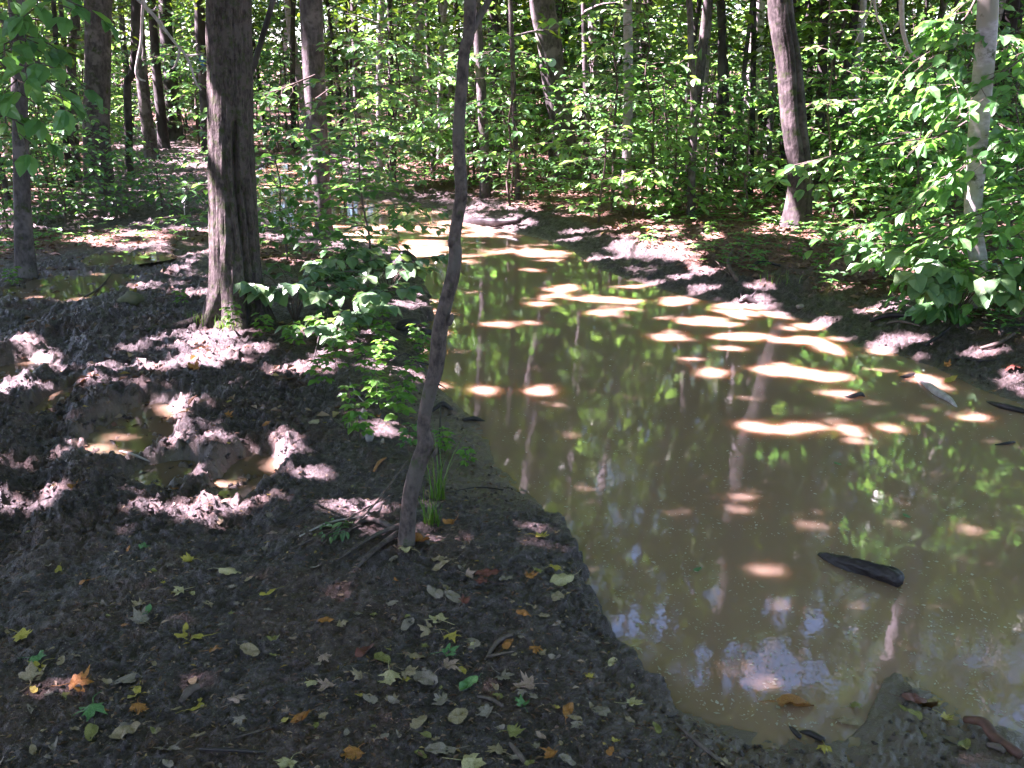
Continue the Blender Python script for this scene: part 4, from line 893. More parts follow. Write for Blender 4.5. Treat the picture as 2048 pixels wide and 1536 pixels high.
# floating specks
x, y = [], []
px = g.uniform(900, 2100, 7000); py = 500+ (g.uniform(0, 1, 7000)**.6)*1000; x, y = G0(px, py, 0); k = sdf(x, y, POLY) < -.03
k &= fbm(x*4, y*4, 3, 71) > .40; x, y = x[k], y[k]; n = len(x)
V, t, q = leafset(np.stack([x, y, 0*x+.0025], 1), g.normal(size=(n, 3))*[1, 1, 0], np.tile([0, 0, 1.], (n, 1)), .004+.018*g.uniform(0, 1, n)**3, .003+.010*g.uniform(0, 1, n)**3, True, .0, .0)
tag(obj('floating_specks', mesh_np('floating_specks', V, [t], False), plain('speck', (.2, .17, .12), (.5, .46, .38), 40, .5)), 'pale specks of debris floating on the muddy water', 'floating debris', None, 'stuff')

# ------------------------------------------------------------------ small plants one can count
def seedling(seed, h, nl, leaf, spread=.5, fresh=True):
    g = np.random.default_rng(seed); lv = Leaves(); st = MB(); e = np.array([g.normal(0, .08)*h, g.normal(0, .08)*h, h])
    q = cr(np.array([[0, 0, -.02], e*.5+[g.normal(0, .02)*h, 0, 0], e]), 10); st.tube(q, np.linspace(.0022, .001, 10), 4); a = g.uniform(0, 6.28)
    for i in range(nl):
        j = 3+int(6.9*i/max(nl-1, 1)); a += 2.4; dd = np.array([math.cos(a), math.sin(a), .25]); pe = q[j]+dd*spread*h*g.uniform(.15, .4)
        st.tube(np.array([q[j], (q[j]+pe)/2+[0, 0, .005], pe]), [.001, .0009, .0008], 3)
        for off in (0, .95, -.95):
            lv.add(pe, (math.cos(a+off), math.sin(a+off), -.1), norm(g.normal(0, .2, 3)+[0, 0, 1]), leaf*g.uniform(.7, 1.1)*(1 if off == 0 else .8))
    return st.mesh('stem'), lv.mesh('foliage', ratio=.62)
SD = [('bright seedling with three-part leaves halfway between old tree and crooked sapling', (672, 750), .2, 9, .05), ('seedling with large three-part leaves right by the sapling stem', (800, 850), .16, 6, .055),
      ('small fresh seedling in the weeds above the grey stones', (745, 800), .16, 8, .045), ('seedling leaning out over the bank edge behind the weeds', (770, 740), .16, 8, .05),
      ('yellowish seedling beside the dry stalk in the weeds', (705, 830), .14, 7, .04), ('feathery seedling at the sapling stem above the grass', (890, 905), .1, 7, .04),
      ('feathery seedling left of the dark knot on the sapling', (815, 905), .12, 8, .04), ('sunlit pale seedling at the foot of the old tree', (470, 668), .16, 9, .05),
      ('sunlit seedling between the old tree and the broad leaves', (525, 680), .16, 9, .05), ('sunlit seedling below the broad-leaved shrub', (590, 700), .15, 8, .05), ('tiny green seedling on the old root in the mud', (365, 610), .1, 6, .045),
      ('green seedling at the base of the slim mossy tree', (25, 575), .16, 8, .05), ('green seedling above the bank edge near the shrub', (830, 690), .14, 7, .05), ('sprawling seedling under the sapling on the mud', (940, 930), .08, 6, .035),
      ('green weed on the far bank in front of sticks', (1590, 520), .14, 8, .05), ('green weed on the far bank under round leaves', (1640, 545), .16, 8, .05), ('weed on the litter slope before the grooved tree', (1540, 470), .18, 9, .055),
      ('weed beside the pale beech foot', (2000, 620), .2, 10, .06), ('weed on the rim of the far bank', (1420, 480), .16, 8, .055), ('leafy weed near the thin pole tree foot', (1340, 440), .2, 10, .06),
      ('dark weed cluster under the broad leaves near the old tree', (655, 640), .18, 9, .06), ('weed among the stems behind the bank lip', (760, 680), .18, 9, .05)]
SD += [(f'fresh green seedling {w}', p, .17, 9, .05) for w, p in [('lowest in the weed patch left of the sapling', (720, 885)), ('at the left rim of the weed patch', (650, 780)), ('in the thick of the weed patch', (730, 755)), ('at the water side of the weed patch', (830, 780)),
   ('rising between broad-leaved shrub and weed patch', (690, 710)), ('with wide leaves above the weed patch', (765, 705)), ('hugging the silt beach', (850, 720)), ('just above the stones in the weed patch', (755, 830)), ('nearest the leaning stem in the weed patch', (815, 830)), ('half hidden under the small broad-leaved shrub', (640, 690))]]
for i, (lb, (px, py), h, nl, lf) in enumerate(SD):
    ms = seedling(900+i, h, int(nl*1.5), lf*1.25); plant('seedling', lb, 'seedling', 'seedlings on the banks', ms, G(px, py), mat=LEAF_F if 'dark' not in lb else LEAF)
def grass(seed, n, h, spread, lean=.35):
    g = np.random.default_rng(seed); mb = []
    Vs, Fs, c = [], [], 0
    for i in range(n):
        a = g.uniform(0, 6.28); b = g.normal(0, spread*.3, 2); L = h*g.uniform(.45, 1.1); w = g.uniform(.0025, .0045); la = lean*g.uniform(.2, 1.6); s = np.array([-math.sin(a), math.cos(a), 0])
        for k in range(7):
            t = k/6; p = np.array([b[0]+math.cos(a)*la*L*t*t, b[1]+math.sin(a)*la*L*t*t, L*t*(1-.35*la*t)-.01]); Vs += [p-s*w*(1-t*.9), p+s*w*(1-t*.9)]
        Fs += [[c+2*k, c+2*k+1, c+2*k+3, c+2*k+2] for k in range(6)]; c += 14
    return mesh_np('grass_tuft', np.array(Vs), [np.array(Fs)], True)
for i, (lb, (px, py), n, h, sp) in enumerate([('tall green grass tuft growing right behind the sapling foot', (880, 1000), 26, .30, .05), ('short grass tuft draped with dry blades at the sapling foot', (862, 1045), 34, .15, .08),
      ('sunlit grass tuft at the old tree foot over the bright mud', (445, 660), 34, .13, .10), ('thin grass tuft beside the old tree root', (395, 650), 24, .12, .12), ('grass tuft below the seedlings on the bank edge', (700, 860), 18, .12, .06), ('grass tuft at the bank rim across the pond', (1560, 560), 26, .12, .2)]):
    o = obj('grass_tuft', grass(950+i, n, h, sp), GRASS); o.location = G(px, py); tag(o, lb, 'grass tuft')

# ------------------------------------------------------------------ sticks, logs, stones
def stick(name, label, cat, pts, rad, mat=WETWOOD, n=8, k=20, group=None, disp=None, forks=(), knots=0):
    Q = [G(a, b)+[0, 0, dz] for (a, b, dz) in pts]; c = Q[0].copy(); Q = cr(np.array(Q)-c, k)
    e = empty(name, c, label, cat, group) if forks else None
    V, Qd, Tr = tube(Q, np.interp(np.linspace(0, 1, k), np.linspace(0, 1, len(rad)), rad), n, disp or furrow(.12, 1.2, int(pts[0][0]) % 50))
    o = obj('stem' if forks else name, mesh_np(name, V, [Qd, Tr]), mat, e)
    if not forks: o.location = c; return tag(o, label, cat, group)
    for f in forks:
        q = cr(np.array([G(a, b)+[0, 0, dz] for (a, b, dz) in f])-c, 10); V, Qd, Tr = tube(q, np.linspace(rad[-1]*1.2, .002, 10), 6); obj('twig', mesh_np('twig', V, [Qd, Tr]), mat, e)
    return e
def wstick(name, label, cat, pts, rad, mat, k=30, n=16, disp=None):
    Q = np.array([GW(a, b, z) for a, b, z in pts]); c = Q[0].copy(); V, Qd, Tr = tube(cr(Q-c, k), np.interp(np.linspace(0, 1, k), np.linspace(0, 1, len(rad)), rad), n, disp)
    o = obj(name, mesh_np(name, V, [Qd, Tr]), mat); o.location = c; return tag(o, label, cat)
wstick('floating_log', 'short dark waterlogged log floating in the foreground pond', 'log', [(1640, 1110, -.004), (1660, 1117, .006), (1690, 1128, .010), (1745, 1142, .018), (1785, 1155, .022), (1800, 1163, .02)], [.014, .022, .028, .030, .031, .026], WETWOOD, 90, 32, lambda a, s: 1+.5*(noise(np.cos(a)*1.6+s*9, np.sin(a)*1.6-s*7, 4)-.5)+.35*(noise(np.cos(a)*4+s*30, np.sin(a)*4+s*26, 5)-.5)+.35*np.exp(-((s-.25)/.02)**2)*np.exp(-((a-1.6)/.5)**2))
wstick('sunken_branch', 'pale stripped branch lying half sunk near the far bank', 'branch', [(1832, 752, .0), (1850, 765, .010), (1875, 785, .012), (1900, 800, .008), (1915, 818, -.008)], [.008, .018, .022, .016, .006], DEADWOOD, 24, 12, furrow(.15, 1, 5))
wstick('sunken_stick', 'dark stub of wood breaking the water beside the pale branch', 'stick', [(1800, 755, -.005), (1815, 752, .01), (1828, 748, .015)], [.008, .014, .008], WETWOOD, 12, 8)
wstick('sunken_stick', 'dark twisted stub poking out of mid pond shallows', 'stick', [(1690, 795, -.005), (1705, 792, .012), (1722, 788, .012), (1730, 795, -.005)], [.006, .014, .012, .005], WETWOOD, 12, 8)
wstick('sunken_stick', 'dark stick in the pond against the picture edge', 'stick', [(1975, 805, -.004), (2005, 812, .012), (2048, 822, .012), (2080, 830, 0)], [.01, .018, .014, .008], WETWOOD, 14, 8)
wstick('sunken_stick', 'short dark stick floating below the bank at the picture edge', 'stick', [(1990, 890, 0), (2015, 886, .008), (2030, 884, .004)], [.004, .008, .004], WETWOOD, 10, 8)
wstick('fallen_log', 'dark wet log lying along the far waterline', 'log', [(925, 446, -.02), (960, 444, .03), (1000, 446, .05), (1040, 440, .10)], [.03, .05, .05, .035], WETWOOD, 24, 14, furrow(.18, 1.5, 6))
ST = [('dark forked root stick on the far bank crest', [(1475, 560, .0), (1455, 540, .05), (1465, 520, .10)], [.018, .014, .006], TWIG, [[(1455, 545, .03), (1480, 525, .10), (1490, 512, .13)], [(1460, 555, .01), (1430, 535, .06)]]),
      ('curved grey stick behind the forked root', [(1500, 540, .0), (1520, 530, .03), (1560, 535, .01)], [.014, .016, .01], WETWOOD, ()),
      ('black stick lying under round leaves on the far bank', [(1740, 645, .01), (1775, 638, .03), (1815, 636, .02)], [.012, .02, .01], WETWOOD, ()),
      ('pale thin stick lying below the black stick', [(1765, 650, .01), (1800, 648, .02), (1840, 655, .01)], [.006, .009, .005], TWIG, ()),
      ('dark stick on mud below the pale beech', [(1850, 690, .01), (1880, 672, .02), (1900, 660, .02)], [.01, .014, .006], WETWOOD, ()),
      ('slim dark stick low on the far bank mud', [(1910, 715, .01), (1960, 720, .01), (2000, 718, .01)], [.006, .009, .004], WETWOOD, ()),
      ('grey branch lying on the sunlit bank near the picture edge', [(1960, 700, .01), (1995, 695, .03), (2030, 680, .04)], [.008, .014, .008], TWIG, ()),
      ('dark knob of root at the waterline across the pond', [(1478, 604, .0), (1492, 600, .02), (1505, 602, .015), (1520, 606, -.01)], [.012, .024, .02, .01], WETWOOD, [[(1485, 602, .02), (1478, 590, .05)], [(1500, 602, .02), (1512, 594, .05)]]),
      ('grey stick with bent end on the leafy foreground', [(970, 1318, .005), (995, 1290, .010), (1025, 1272, .008)], [.004, .007, .005], TWIG, [[(975, 1315, .006), (1000, 1313, .012), (1028, 1306, .006)]]),
      ('short rotten stick beside a tan leaf in the near shade', [(362, 1408, .008), (380, 1388, .012), (398, 1378, .01)], [.006, .012, .009], TWIG, ()),
      ('thin straw-coloured stick lying in the near mud', [(462, 1480, .004), (520, 1466, .008), (560, 1452, .006)], [.002, .003, .002], TWIG, ()),
      ('long dark stick pressed in the mud at the bottom edge', [(400, 1500, .002), (450, 1503, .006), (530, 1506, .003)], [.004, .006, .004], WETWOOD, ()),
      ('short pale stick by the dry leaves at the bottom edge', [(1020, 1490, .006), (1035, 1510, .01), (1050, 1527, .006)], [.005, .008, .006], TWIG, ()),
      ('reddish stick among the curled leaves near the bottom', [(955, 1395, .006), (980, 1400, .01), (1005, 1415, .006)], [.003, .006, .005], TWIG, ()),
      ('black stick in the silt at the pond end', [(1565, 1442, .004), (1585, 1458, .012), (1600, 1472, .006)], [.004, .007, .006], WETWOOD, ()),
      ('thick dark stick in the silt at the pond end', [(1595, 1460, .004), (1620, 1468, .014), (1648, 1478, .006)], [.006, .011, .008], WETWOOD, ()),
      ('straight dark stick half under water by the orange leaf', [(1600, 1440, .002), (1625, 1445, .009), (1650, 1446, .004)], [.004, .005, .004], WETWOOD, ()),
      ('long thin root running along the bank near the bottom', [(1350, 1440, .0), (1395, 1490, .012), (1450, 1530, .010), (1500, 1570, 0)], [.004, .006, .006, .004], TWIG, ()),
      ('dry brown branch at the corner in the silt', [(1930, 1440, .01), (1965, 1458, .025), (1990, 1480, .015), (2040, 1515, .01)], [.01, .013, .014, .012], plain('red_bark', (.05, .02, .014), (.13, .055, .035), 40, .7), ()),
      ('grey chip of wood beside the dry brown branch', [(1975, 1488, .006), (1995, 1497, .012), (2010, 1503, .006)], [.007, .010, .006], TWIG, ()),
      ('long green-grey stick propped against the sapling foot', [(690, 1075, .01), (760, 1010, .03), (815, 950, .07)], [.004, .005, .004], TWIG, ()),
      ('thin stalk lying parallel to the propped stick', [(640, 1085, .008), (700, 1045, .02), (790, 1000, .03)], [.003, .0035, .002], TWIG, ()),
      ('dry twig in the mud beside the sapling roots', [(600, 1075, .006), (660, 1050, .01), (740, 1035, .01)], [.003, .004, .002], DEADWOOD, ()),
      ('dark twig crossing the mud above the roots', [(560, 1050, .006), (610, 1020, .012), (640, 1000, .008)], [.002, .004, .002], WETWOOD, ()),
      ('thin dark twig lying right of the sapling toward the bank', [(900, 985, .004), (960, 975, .008), (1040, 978, .004)], [.002, .003, .002], WETWOOD, ()),
      ('dark wood stub standing behind the tall grass', [(878, 905, .0), (880, 875, .05), (883, 850, .10)], [.004, .004, .003], WETWOOD, ()),
      ('orange strip of bark on the mud left of the sapling', [(748, 945, .006), (758, 930, .012), (772, 918, .006)], [.005, .007, .004], plain('orange_bark', (.2, .08, .02), (.3, .13, .04), 40, .7), ()),
      ('dark root clump on the silt beach by the water', [(925, 840, .0), (950, 838, .008), (978, 845, .0)], [.006, .014, .008], WETWOOD, ()),
      ('twisted root clump at the silt beach above the other', [(862, 820, .0), (885, 814, .01), (905, 818, .0)], [.008, .015, .008], WETWOOD, ()),
      ('dark twig arching from the weeds to the sapling', [(780, 735, .03), (815, 728, .06), (850, 752, .03)], [.003, .004, .002], WETWOOD, ()),
      ('dry stalk lying in the weeds near the grey stones', [(700, 775, .03), (720, 800, .015), (740, 815, .008)], [.002, .003, .002], DEADWOOD, ()),
      ('dark dead stalk standing by the broad leaves', [(620, 755, .0), (640, 700, .09), (652, 665, .15)], [.004, .004, .003], WETWOOD, ()),
      ('slanting grey stick across the far churned mud', [(170, 600, .02), (200, 580, .03), (225, 560, .04)], [.008, .009, .005], TWIG, ()),
      ('grey twigs scattered by the puddle in the ruts', [(240, 905, .01), (265, 915, .015), (300, 925, .008)], [.004, .006, .003], DEADWOOD, ()),
      ('fallen branch crossing the litter beside the muddy path', [(320, 275, .02), (360, 262, .12), (420, 268, .04)], [.02, .025, .01], TWIG, ()),
      ('low arching twig in the litter behind the ruts', [(375, 470, .0), (372, 430, .15), (395, 410, .12)], [.006, .006, .003], DEADWOOD, ()),
      ]
for i, (lb, pts, rad, mt, fk) in enumerate(ST): stick('fallen_stick', lb, 'stick', pts, rad, mt, 10, 16, None, None, fk)
def rock(label, px, py, r, mat, seed, cat='stone', name='stone', dz=.3):
    g = np.random.default_rng(seed); bm = bmesh.new(); bmesh.ops.create_icosphere(bm, subdivisions=3, radius=1)
    V = np.array([v.co for v in bm.verts]); k = 1+.28*(noise(V[:, 0]*1.6+seed, V[:, 1]*1.6+V[:, 2], seed)-.5)*2
    for v, f in zip(bm.verts, k): v.co = Vector((v.co.x*r[0]*f, v.co.y*r[1]*f, v.co.z*r[2]*f))
    me = bpy.data.meshes.new(name); bm.to_mesh(me); bm.free(); me.polygons.foreach_set('use_smooth', [True]*len(me.polygons))
    o = obj(name, me, mat); p = G(px, py); o.location = p+[0, 0, r[2]*dz]; o.rotation_euler[2] = g.uniform(0, 6); return tag(o, label, cat)
STN = plain('grey_stone', (.13, .12, .11), (.24, .22, .2), 25, .7); DSTN = plain('dark_stone', (.01, .012, .02), (.03, .032, .045), 20, .4); PST = plain('tan_stone', (.22, .18, .1), (.34, .29, .18), 30, .7)
rock('upright grey stone at the edge of the weeds beside the bright spot', 727, 838, (.022, .02, .035), STN, 1); rock('rounded grey stone just below the upright one', 740, 878, (.028, .022, .026), STN, 2)
rock('flat tan stone half buried left of the sapling', 628, 846, (.03, .02, .01), PST, 3); rock('flat pale stone on the bank under the round leaves', 1748, 628, (.06, .045, .02), PST, 4)
rock('small pale stone near the leafy foot of the pond-side beech', 1600, 615, (.03, .02, .02), STN, 6)
rock('mossy stone sitting in the churned mud before the old tree', 265, 605, (.10, .08, .06), plain('moss_stone', (.05, .06, .025), (.12, .11, .06), 20, .8), 7)
rock('dark wet boulder at the far narrow end of the water', 672, 292, (.38, .3, .22), DSTN, 8, 'boulder', 'boulder'); rock('low dark boulder beside the muddy bank far off', 720, 300, (.3, .3, .14), DSTN, 9, 'boulder', 'boulder')
rock('dark rotten stump at the bank edge below the shrubs', 812, 532, (.14, .12, .10), WETWOOD, 10, 'stump', 'stump'); rock('black muddy clump hanging on the bank behind the sapling', 815, 655, (.09, .05, .05), WETWOOD, 11, 'mud clump', 'mud_clump')
rock('second muddy clump at the waterline behind the sapling', 850, 668, (.06, .05, .035), WETWOOD, 12, 'mud clump', 'mud_clump')
# bare dead branches hanging from above
def hang(label, Y, paths, rads, mat=DEADWOOD):
    c = AT(*paths[0][0], Y); e = empty('hanging_branch', c, label, 'branch', None)
    for i, (pp, r) in enumerate(zip(paths, rads)):
        q = cr(np.array([AT(a, b, Y+.05*i) for a, b in pp])-c, 6*len(pp)); V, Qd, Tr = tube(q, np.linspace(r, r*.45, len(q)), 7, furrow(.15, 1, i)); obj('stem' if i == 0 else 'twig', mesh_np('stem', V, [Qd, Tr]), mat, e)
hang('bare pale branch with crooked twigs hanging beside the stout grey tree', 9.0, [[(262, -330), (270, -120), (285, -20), (284, 40), (282, 85), (275, 120), (272, 145), (280, 158), (291, 162)], [(282, 85), (286, 100), (285, 118), (292, 128)]], [.016, .008])
hang('bare pale branch slanting down in front of the old tree', 8.6, [[(240, -240), (262, -70), (290, 10), (305, 28), (330, 60), (352, 88), (372, 112), (384, 140), (392, 165), (402, 180)], [(360, 97), (356, 115), (350, 132), (344, 138)], [(375, 112), (395, 109), (408, 106)], [(275, 0), (298, 18), (308, 20), (312, 14)]], [.016, .012, .008, .010])
hang('bare twiggy branch hanging across the gap by the curved tree', 9.0, [[(1745, -200), (1746, -60), (1749, 0), (1753, 30), (1762, 50), (1775, 90), (1792, 110), (1812, 135)], [(1745, 0), (1735, 30), (1722, 60), (1708, 90)], [(1762, 50), (1770, 48), (1776, 55)]], [.012, .006, .004])
hang('pale lichened dead branch hanging left of the pale beech', 8.6, [[(1800, -260), (1802, -60), (1803, 0), (1804, 40), (1808, 70), (1816, 95), (1822, 105), (1835, 115), (1848, 125)], [(1804, 35), (1795, 48), (1790, 55), (1787, 66)], [(1820, 85), (1835, 88), (1845, 100)], [(1816, 95), (1806, 110), (1800, 120)]], [.024, .010, .007, .006])

# ------------------------------------------------------------------ fallen leaves
CC = {'yellow': ((.42, .33, .05), (.55, .45, .10)), 'pale yellow': ((.42, .36, .18), (.55, .48, .26)), 'tan': ((.30, .22, .13), (.40, .31, .2)), 'pinkish tan': ((.34, .22, .17), (.44, .31, .25)),
      'grey': ((.24, .19, .15), (.34, .28, .23)), 'orange': ((.34, .12, .025), (.50, .24, .05)), 'red-brown': ((.14, .035, .025), (.24, .08, .05)), 'green': ((.06, .19, .06), (.12, .3, .09)), 'olive': ((.2, .19, .05), (.3, .29, .09))}
CM = {}
for k, (a, b) in CC.items():
    m, nt, o = M_new('fallen_leaf_'+k.replace(' ', '_').replace('-', '_')); f = tex(nt, 28, 4, .65); f2 = tex(nt, 70, 3, .6)
    dk = tuple(v*.45 for v in a); a = tuple(v*.75 for v in a); b = tuple(v*.8 for v in b); c = ramp(nt, f, [(.3, dk), (.45, a), (.7, b)]); c = mixc(nt, ramp(nt, f2, [(.62, (0, 0, 0)), (.7, (.7, .7, .7))]), c, (.1, .05, .03))
    p = N(nt, 'ShaderNodeBsdfPrincipled'); nt.links.new(c, p.inputs['Base Color']); p.inputs['Roughness'].default_value = .5; p.inputs['Specular IOR Level'].default_value = .4
    nt.links.new(bump(nt, f2, .5, .003), p.inputs['Normal']); nt.links.new(p.outputs[0], o.inputs[0]); CM[k] = m
MP = [(90, 1.0), (80, .72), (72, .66), (66, .70), (58, .46), (48, .68), (40, .95), (31, .66), (24, .70), (15, .52), (8, .44), (-6, .50), (-16, .62), (-28, .42), (-50, .28), (-74, .2)]
def leaf_mesh(shape, col, seed):
    g = np.random.default_rng(seed)
    if shape == 'maple':
        pol = [(a, r*g.uniform(.85, 1.12)) for a, r in MP]+[(180-a, r*g.uniform(.85, 1.12)) for a, r in MP[1:]][::-1]
        P = np.array([[math.cos(RAD(a))*r, math.sin(RAD(a))*r] for a, r in pol])*.5; P = P[np.argsort([a % 360 for a, r in pol])]
    else:
        t = np.linspace(0, 2*np.pi, 26, endpoint=False); w = .27 if shape == 'oval' else .2
        P = np.stack([w*np.sin(t)*(1+.10*np.cos(t))*(1+.05*(np.arange(26) % 2)), .5*np.cos(t)*(1+.08*(np.cos(t) > .9))], 1)[::-1]
    n = len(P); z = lambda q: cu*(q[:, 0]*math.cos(ca)+q[:, 1]*math.sin(ca))**2*2+.22*(noise(q[:, 0]*5+seed, q[:, 1]*5, seed)-.5)+fo*np.abs(q[:, 0])
    cu = g.uniform(-.35, .75)*(2.4 if shape == 'curled' else 1); ca = g.uniform(0, 3.14); fo = g.uniform(-.1, .25)
    R3 = [P, P*.66, P*.33, np.zeros((1, 2))]; A = np.vstack(R3); V = np.column_stack([A, z(A)])
    k = np.arange(n); k2 = (k+1) % n
    Q = np.vstack([np.stack([k, k2, k2+n, k+n], 1), np.stack([k+n, k2+n, k2+2*n, k+2*n], 1)]); T = np.stack([k+2*n, k2+2*n, np.full(n, 3*n)], 1)
    b = MB().add(V, Q, T)
    y0 = -.1 if shape == 'maple' else -.5; st = cr(np.array([[0, y0, .02], [.03, y0-.22, .03], [.1*g.normal(), y0-.45, .0]]), 6); b.tube(st, np.linspace(.012, .008, 6), 4)
    me = b.mesh('fallen_leaf'); me.materials.append(CM[col]); return me
FL = '''287,1100,green,m,26;381,1124,yellow,m,34;118,1142,yellow,c,28;176,1164,orange,c,30;460,1147,pale yellow,o,44;363,1184,pale yellow,m,38;462,1180,grey,m,24;537,1187,yellow,c,32;280,1213,tan,m,34;294,1230,green,c,28;419,1209,tan,m,24;284,1247,grey,m,48;41,1273,yellow,m,40;380,1276,yellow,c,52;424,1305,orange,m,36;500,1305,tan,o,44;68,1319,green,m,40;79,1336,yellow,m,44;62,1363,tan,m,54;150,1370,orange,m,60;255,1363,grey,o,48;270,1388,yellow,c,48;185,1418,green,m,66;277,1415,orange,m,40;386,1367,tan,o,26;470,1406,pinkish tan,m,46;388,1417,yellow,c,40;622,1368,pale yellow,m,36;658,1373,pinkish tan,m,44;646,1322,pinkish tan,m,36;680,1250,tan,m,30;653,1243,orange,c,34;598,1438,orange,m,58;479,1442,grey,m,32;253,1473,tan,o,52;335,1498,grey,m,58;185,1469,olive,o,40;398,1474,tan,m,36;578,1529,pale yellow,m,52;694,1514,orange,m,36;820,1102,pale yellow,m,48;846,1087,orange,c,40;880,1122,tan,o,34;882,1136,tan,o,36;1077,1076,yellow,m,42;902,1051,orange,c,36;1107,1134,yellow,m,36;1077,1143,olive,m,30;1125,1161,pale yellow,o,52;1116,1196,tan,o,42;933,1153,pinkish tan,m,36;974,1149,red-brown,c,46;969,1167,red-brown,m,36;1059,1160,orange,m,32;1012,1161,grey,o,32;871,1187,grey,o,44;906,1197,grey,o,40;928,1208,red-brown,m,32;784,1214,grey,m,30;1046,1230,orange,c,32;815,1254,grey,o,40;878,1243,pale yellow,m,56;862,1264,tan,m,46;900,1274,yellow,m,46;945,1291,pale yellow,m,28;1015,1290,orange,o,34;1070,1300,orange,m,36;892,1305,green,m,48;830,1313,tan,o,38;728,1305,red-brown,c,48;765,1322,olive,o,46;892,1336,pinkish tan,m,50;780,1353,pale yellow,m,60;812,1349,tan,m,50;850,1363,grey,o,58;1003,1356,grey,m,46;1061,1373,pinkish tan,m,54;938,1373,green,o,46;1224,1327,pale yellow,o,26;741,1401,grey,o,34;889,1404,grey,m,50;1046,1413,green,m,38;1261,1409,pale yellow,m,48;1136,1421,orange,c,48;1155,1449,grey,m,36;1203,1426,grey,o,40;976,1428,grey,m,46;916,1440,tan,o,54;837,1445,tan,o,44;1022,1465,olive,m,46;882,1505,grey,o,56;1000,1505,tan,m,56;933,1526,pale yellow,m,70;1104,1508,orange,m,38;1135,1524,grey,o,34;711,1507,orange,m,58;1220,1505,orange,o,26;786,1405,tan,m,34;720,1352,tan,m,36;1587,1422,orange,o,66;1705,1420,olive,m,36;1832,1375,tan,m,40;1827,1397,red-brown,o,46;1822,1420,olive,c,44;1888,1431,yellow,m,32;1693,1448,tan,o,36;1649,1490,yellow,m,36;1450,1527,tan,m,48;1929,1490,olive,c,48;390,745,orange,m,34;382,738,orange,o,20;533,850,orange,c,20;455,835,orange,m,22;150,977,orange,c,24;349,979,orange,m,22;458,804,yellow,m,16;267,590,yellow,c,24;757,838,orange,m,14;1900,768,yellow,o,30;2030,735,red-brown,m,50;1590,495,orange,o,14;1895,735,orange,m,20'''
DIRS = ['pond side', 'rut side']
cnt = {}; ents = []
SHN = {'m': 'maple', 'o': 'oval', 'c': 'curled'}
for ln in FL.split(';'):
    a = ln.split(','); ents.append((float(a[0]), float(a[1]), a[2], SHN[a[3]], float(a[4])))
def zone(px, py):
    if px > 1400 and py > 1300: return 'in the silt at the pond end'
    if py < 900 and px > 1400: return 'on the far bank mud'
    if py < 1000: return 'in the churned mud'
    if px > 1040: return 'on the mud nearest the bank edge'
    if px > 760 and py < 1210: return 'around the sapling foot'
    if px > 600: return 'on the mud below the sapling'
    return 'on the shaded near mud'
keys = {}
for i, e in enumerate(ents): keys.setdefault((e[2], e[3], zone(e[0], e[1])), []).append(i)
ORD = ['first', 'second', 'third', 'fourth', 'fifth', 'sixth', 'seventh', 'eighth', 'ninth']
LM = {}; g = np.random.default_rng(88)
for (col, shp, zn), ids in keys.items():
    ids.sort(key=lambda i: ents[i][1])
    for r_, i in enumerate(ids):
        px, py, c_, s_, sz = ents[i]; p = G(px, py)
        dist = math.sqrt(p[0]**2+p[1]**2+(CAM_Z-p[2])**2); size = sz/F*dist*(1.05 if shp == 'maple' else .88)
        v = i % 4; kk = (col, shp, v)
        if kk not in LM: LM[kk] = leaf_mesh(shp, col, 1000+len(LM))
        o = bpy.data.objects.new('fallen_leaf', LM[kk]); COL.objects.link(o); e_ = .03
        hz = H(np.array([p[0]-e_, p[0]+e_, p[0], p[0]]), np.array([p[1], p[1], p[1]-e_, p[1]+e_]))
        nrm = Vector((-(hz[1]-hz[0])/(2*e_), -(hz[3]-hz[2])/(2*e_), 1)).normalized()
        q = nrm.to_track_quat('Z', 'Y').to_matrix().to_4x4() @ Matrix.Rotation(g.uniform(0, 6.28), 4, 'Z')
        o.matrix_world = Matrix.Translation((p[0], p[1], max(p[2], hz.mean(), .001)+.007)) @ q @ Matrix.Scale(size*1.15, 4)
        nm = f'{col} {shp} leaf lying {zn}' if shp != 'curled' else f'curled {col} leaf lying {zn}'
        if len(ids) > 1: nm += (', farthest back of those' if r_ == 0 else ', nearest of those' if r_ == len(ids)-1 else f', {ORD[r_]} from the back')
        tag(o, nm, 'fallen leaf', 'fallen leaves on the mud')
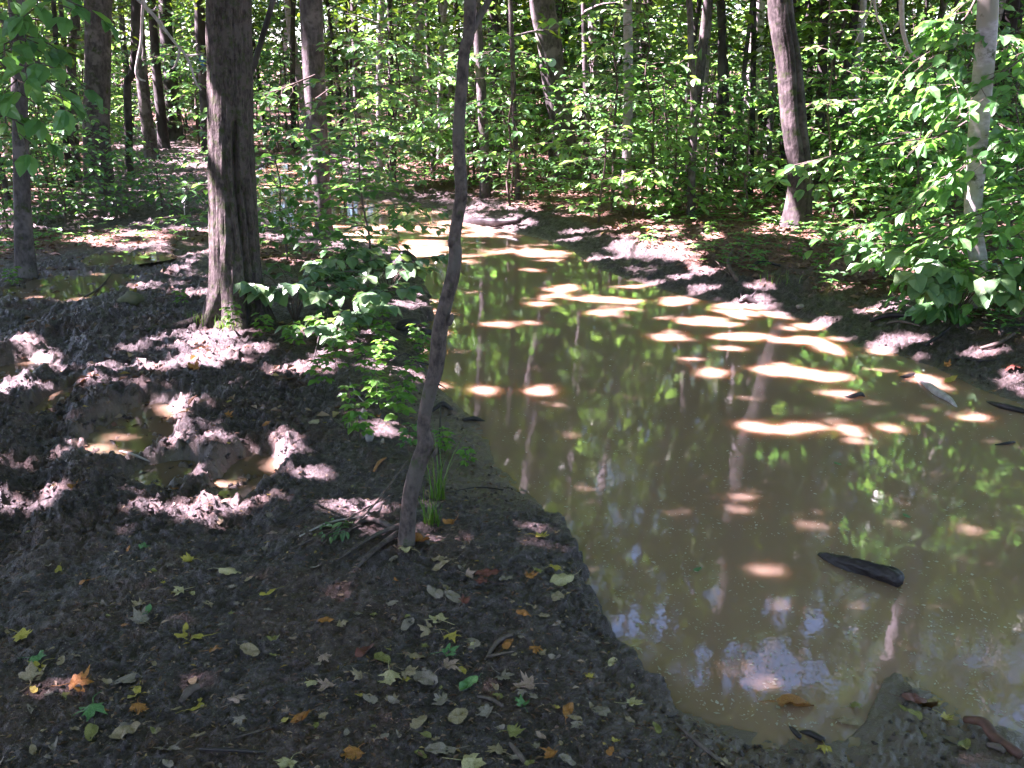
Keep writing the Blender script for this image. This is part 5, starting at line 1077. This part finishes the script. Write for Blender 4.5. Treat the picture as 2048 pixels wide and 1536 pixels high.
for lb, px, py in [('green leaf floating on the pond above the waterlogged log', 1394, 1142), ('green leaf floating beyond the waterlogged log', 1813, 1035), ('small green leaf floating in mid pond', 1675, 930), ('tiny green leaf floating near the sunlit ripples', 1608, 695)]:
    kk = ('green', 'oval', 0)
    if kk not in LM: LM[kk] = leaf_mesh('oval', 'green', 1999)
    o = bpy.data.objects.new('floating_leaf', LM[kk]); COL.objects.link(o); p = GW(px, py); o.location = (p[0], p[1], .006); o.scale = (.04, .04, .02); o.rotation_euler[2] = px; tag(o, lb, 'leaf')
# smaller scraps of leaf between them
for i in range(185):
    while True:
        px = g.uniform(-20, 1480); py = 1060+500*g.uniform()**1.1 if i % 5 else g.uniform(700, 1060); p = G(px, py)
        if float(sdf(p[:1], p[1:2], POLY)[0]) > .06 and (i % 5 or px < 780): break
    col = g.choice(['grey', 'tan', 'olive', 'grey', 'pinkish tan', 'tan', 'orange', 'yellow'], p=[.26, .2, .14, .12, .1, .08, .05, .05]); shp = g.choice(['maple', 'oval', 'curled']); kk = (str(col), str(shp), int(g.integers(0, 4)))
    if kk not in LM: LM[kk] = leaf_mesh(str(shp), str(col), 1000+len(LM))
    o = bpy.data.objects.new('leaf_scrap', LM[kk]); COL.objects.link(o); s = g.uniform(.02, .045)
    o.matrix_world = Matrix.Translation((p[0], p[1], p[2]+.006)) @ Matrix.Rotation(g.uniform(0, 6.28), 4, 'Z') @ Matrix.Rotation(g.normal(0, .2), 4, 'X') @ Matrix.Scale(s, 4)
    tag(o, 'small withered scrap of leaf pressed into the dark mud', 'leaf scrap', 'small leaf scraps on the mud')
# wilted leafy twig by the sapling roots
gg = np.random.default_rng(5); lv = Leaves(); mb = MB(); p0 = G(720, 1060); 
for q in range(4):
    a = 2.6+q*.35; shoot(gg, lv, mb, np.array([0, 0, .02]), (math.cos(a), math.sin(a)-.3, .12), .2, .06, .03, .25, .002, False, .5)
e = empty('wilted_twig', p0, 'wilted leafy twig lying on the roots of the crooked sapling', 'twig'); obj('stem', mb.mesh('stem'), TWIG, e); obj('foliage', lv.mesh('foliage', ratio=.4), LEAF_B, e)
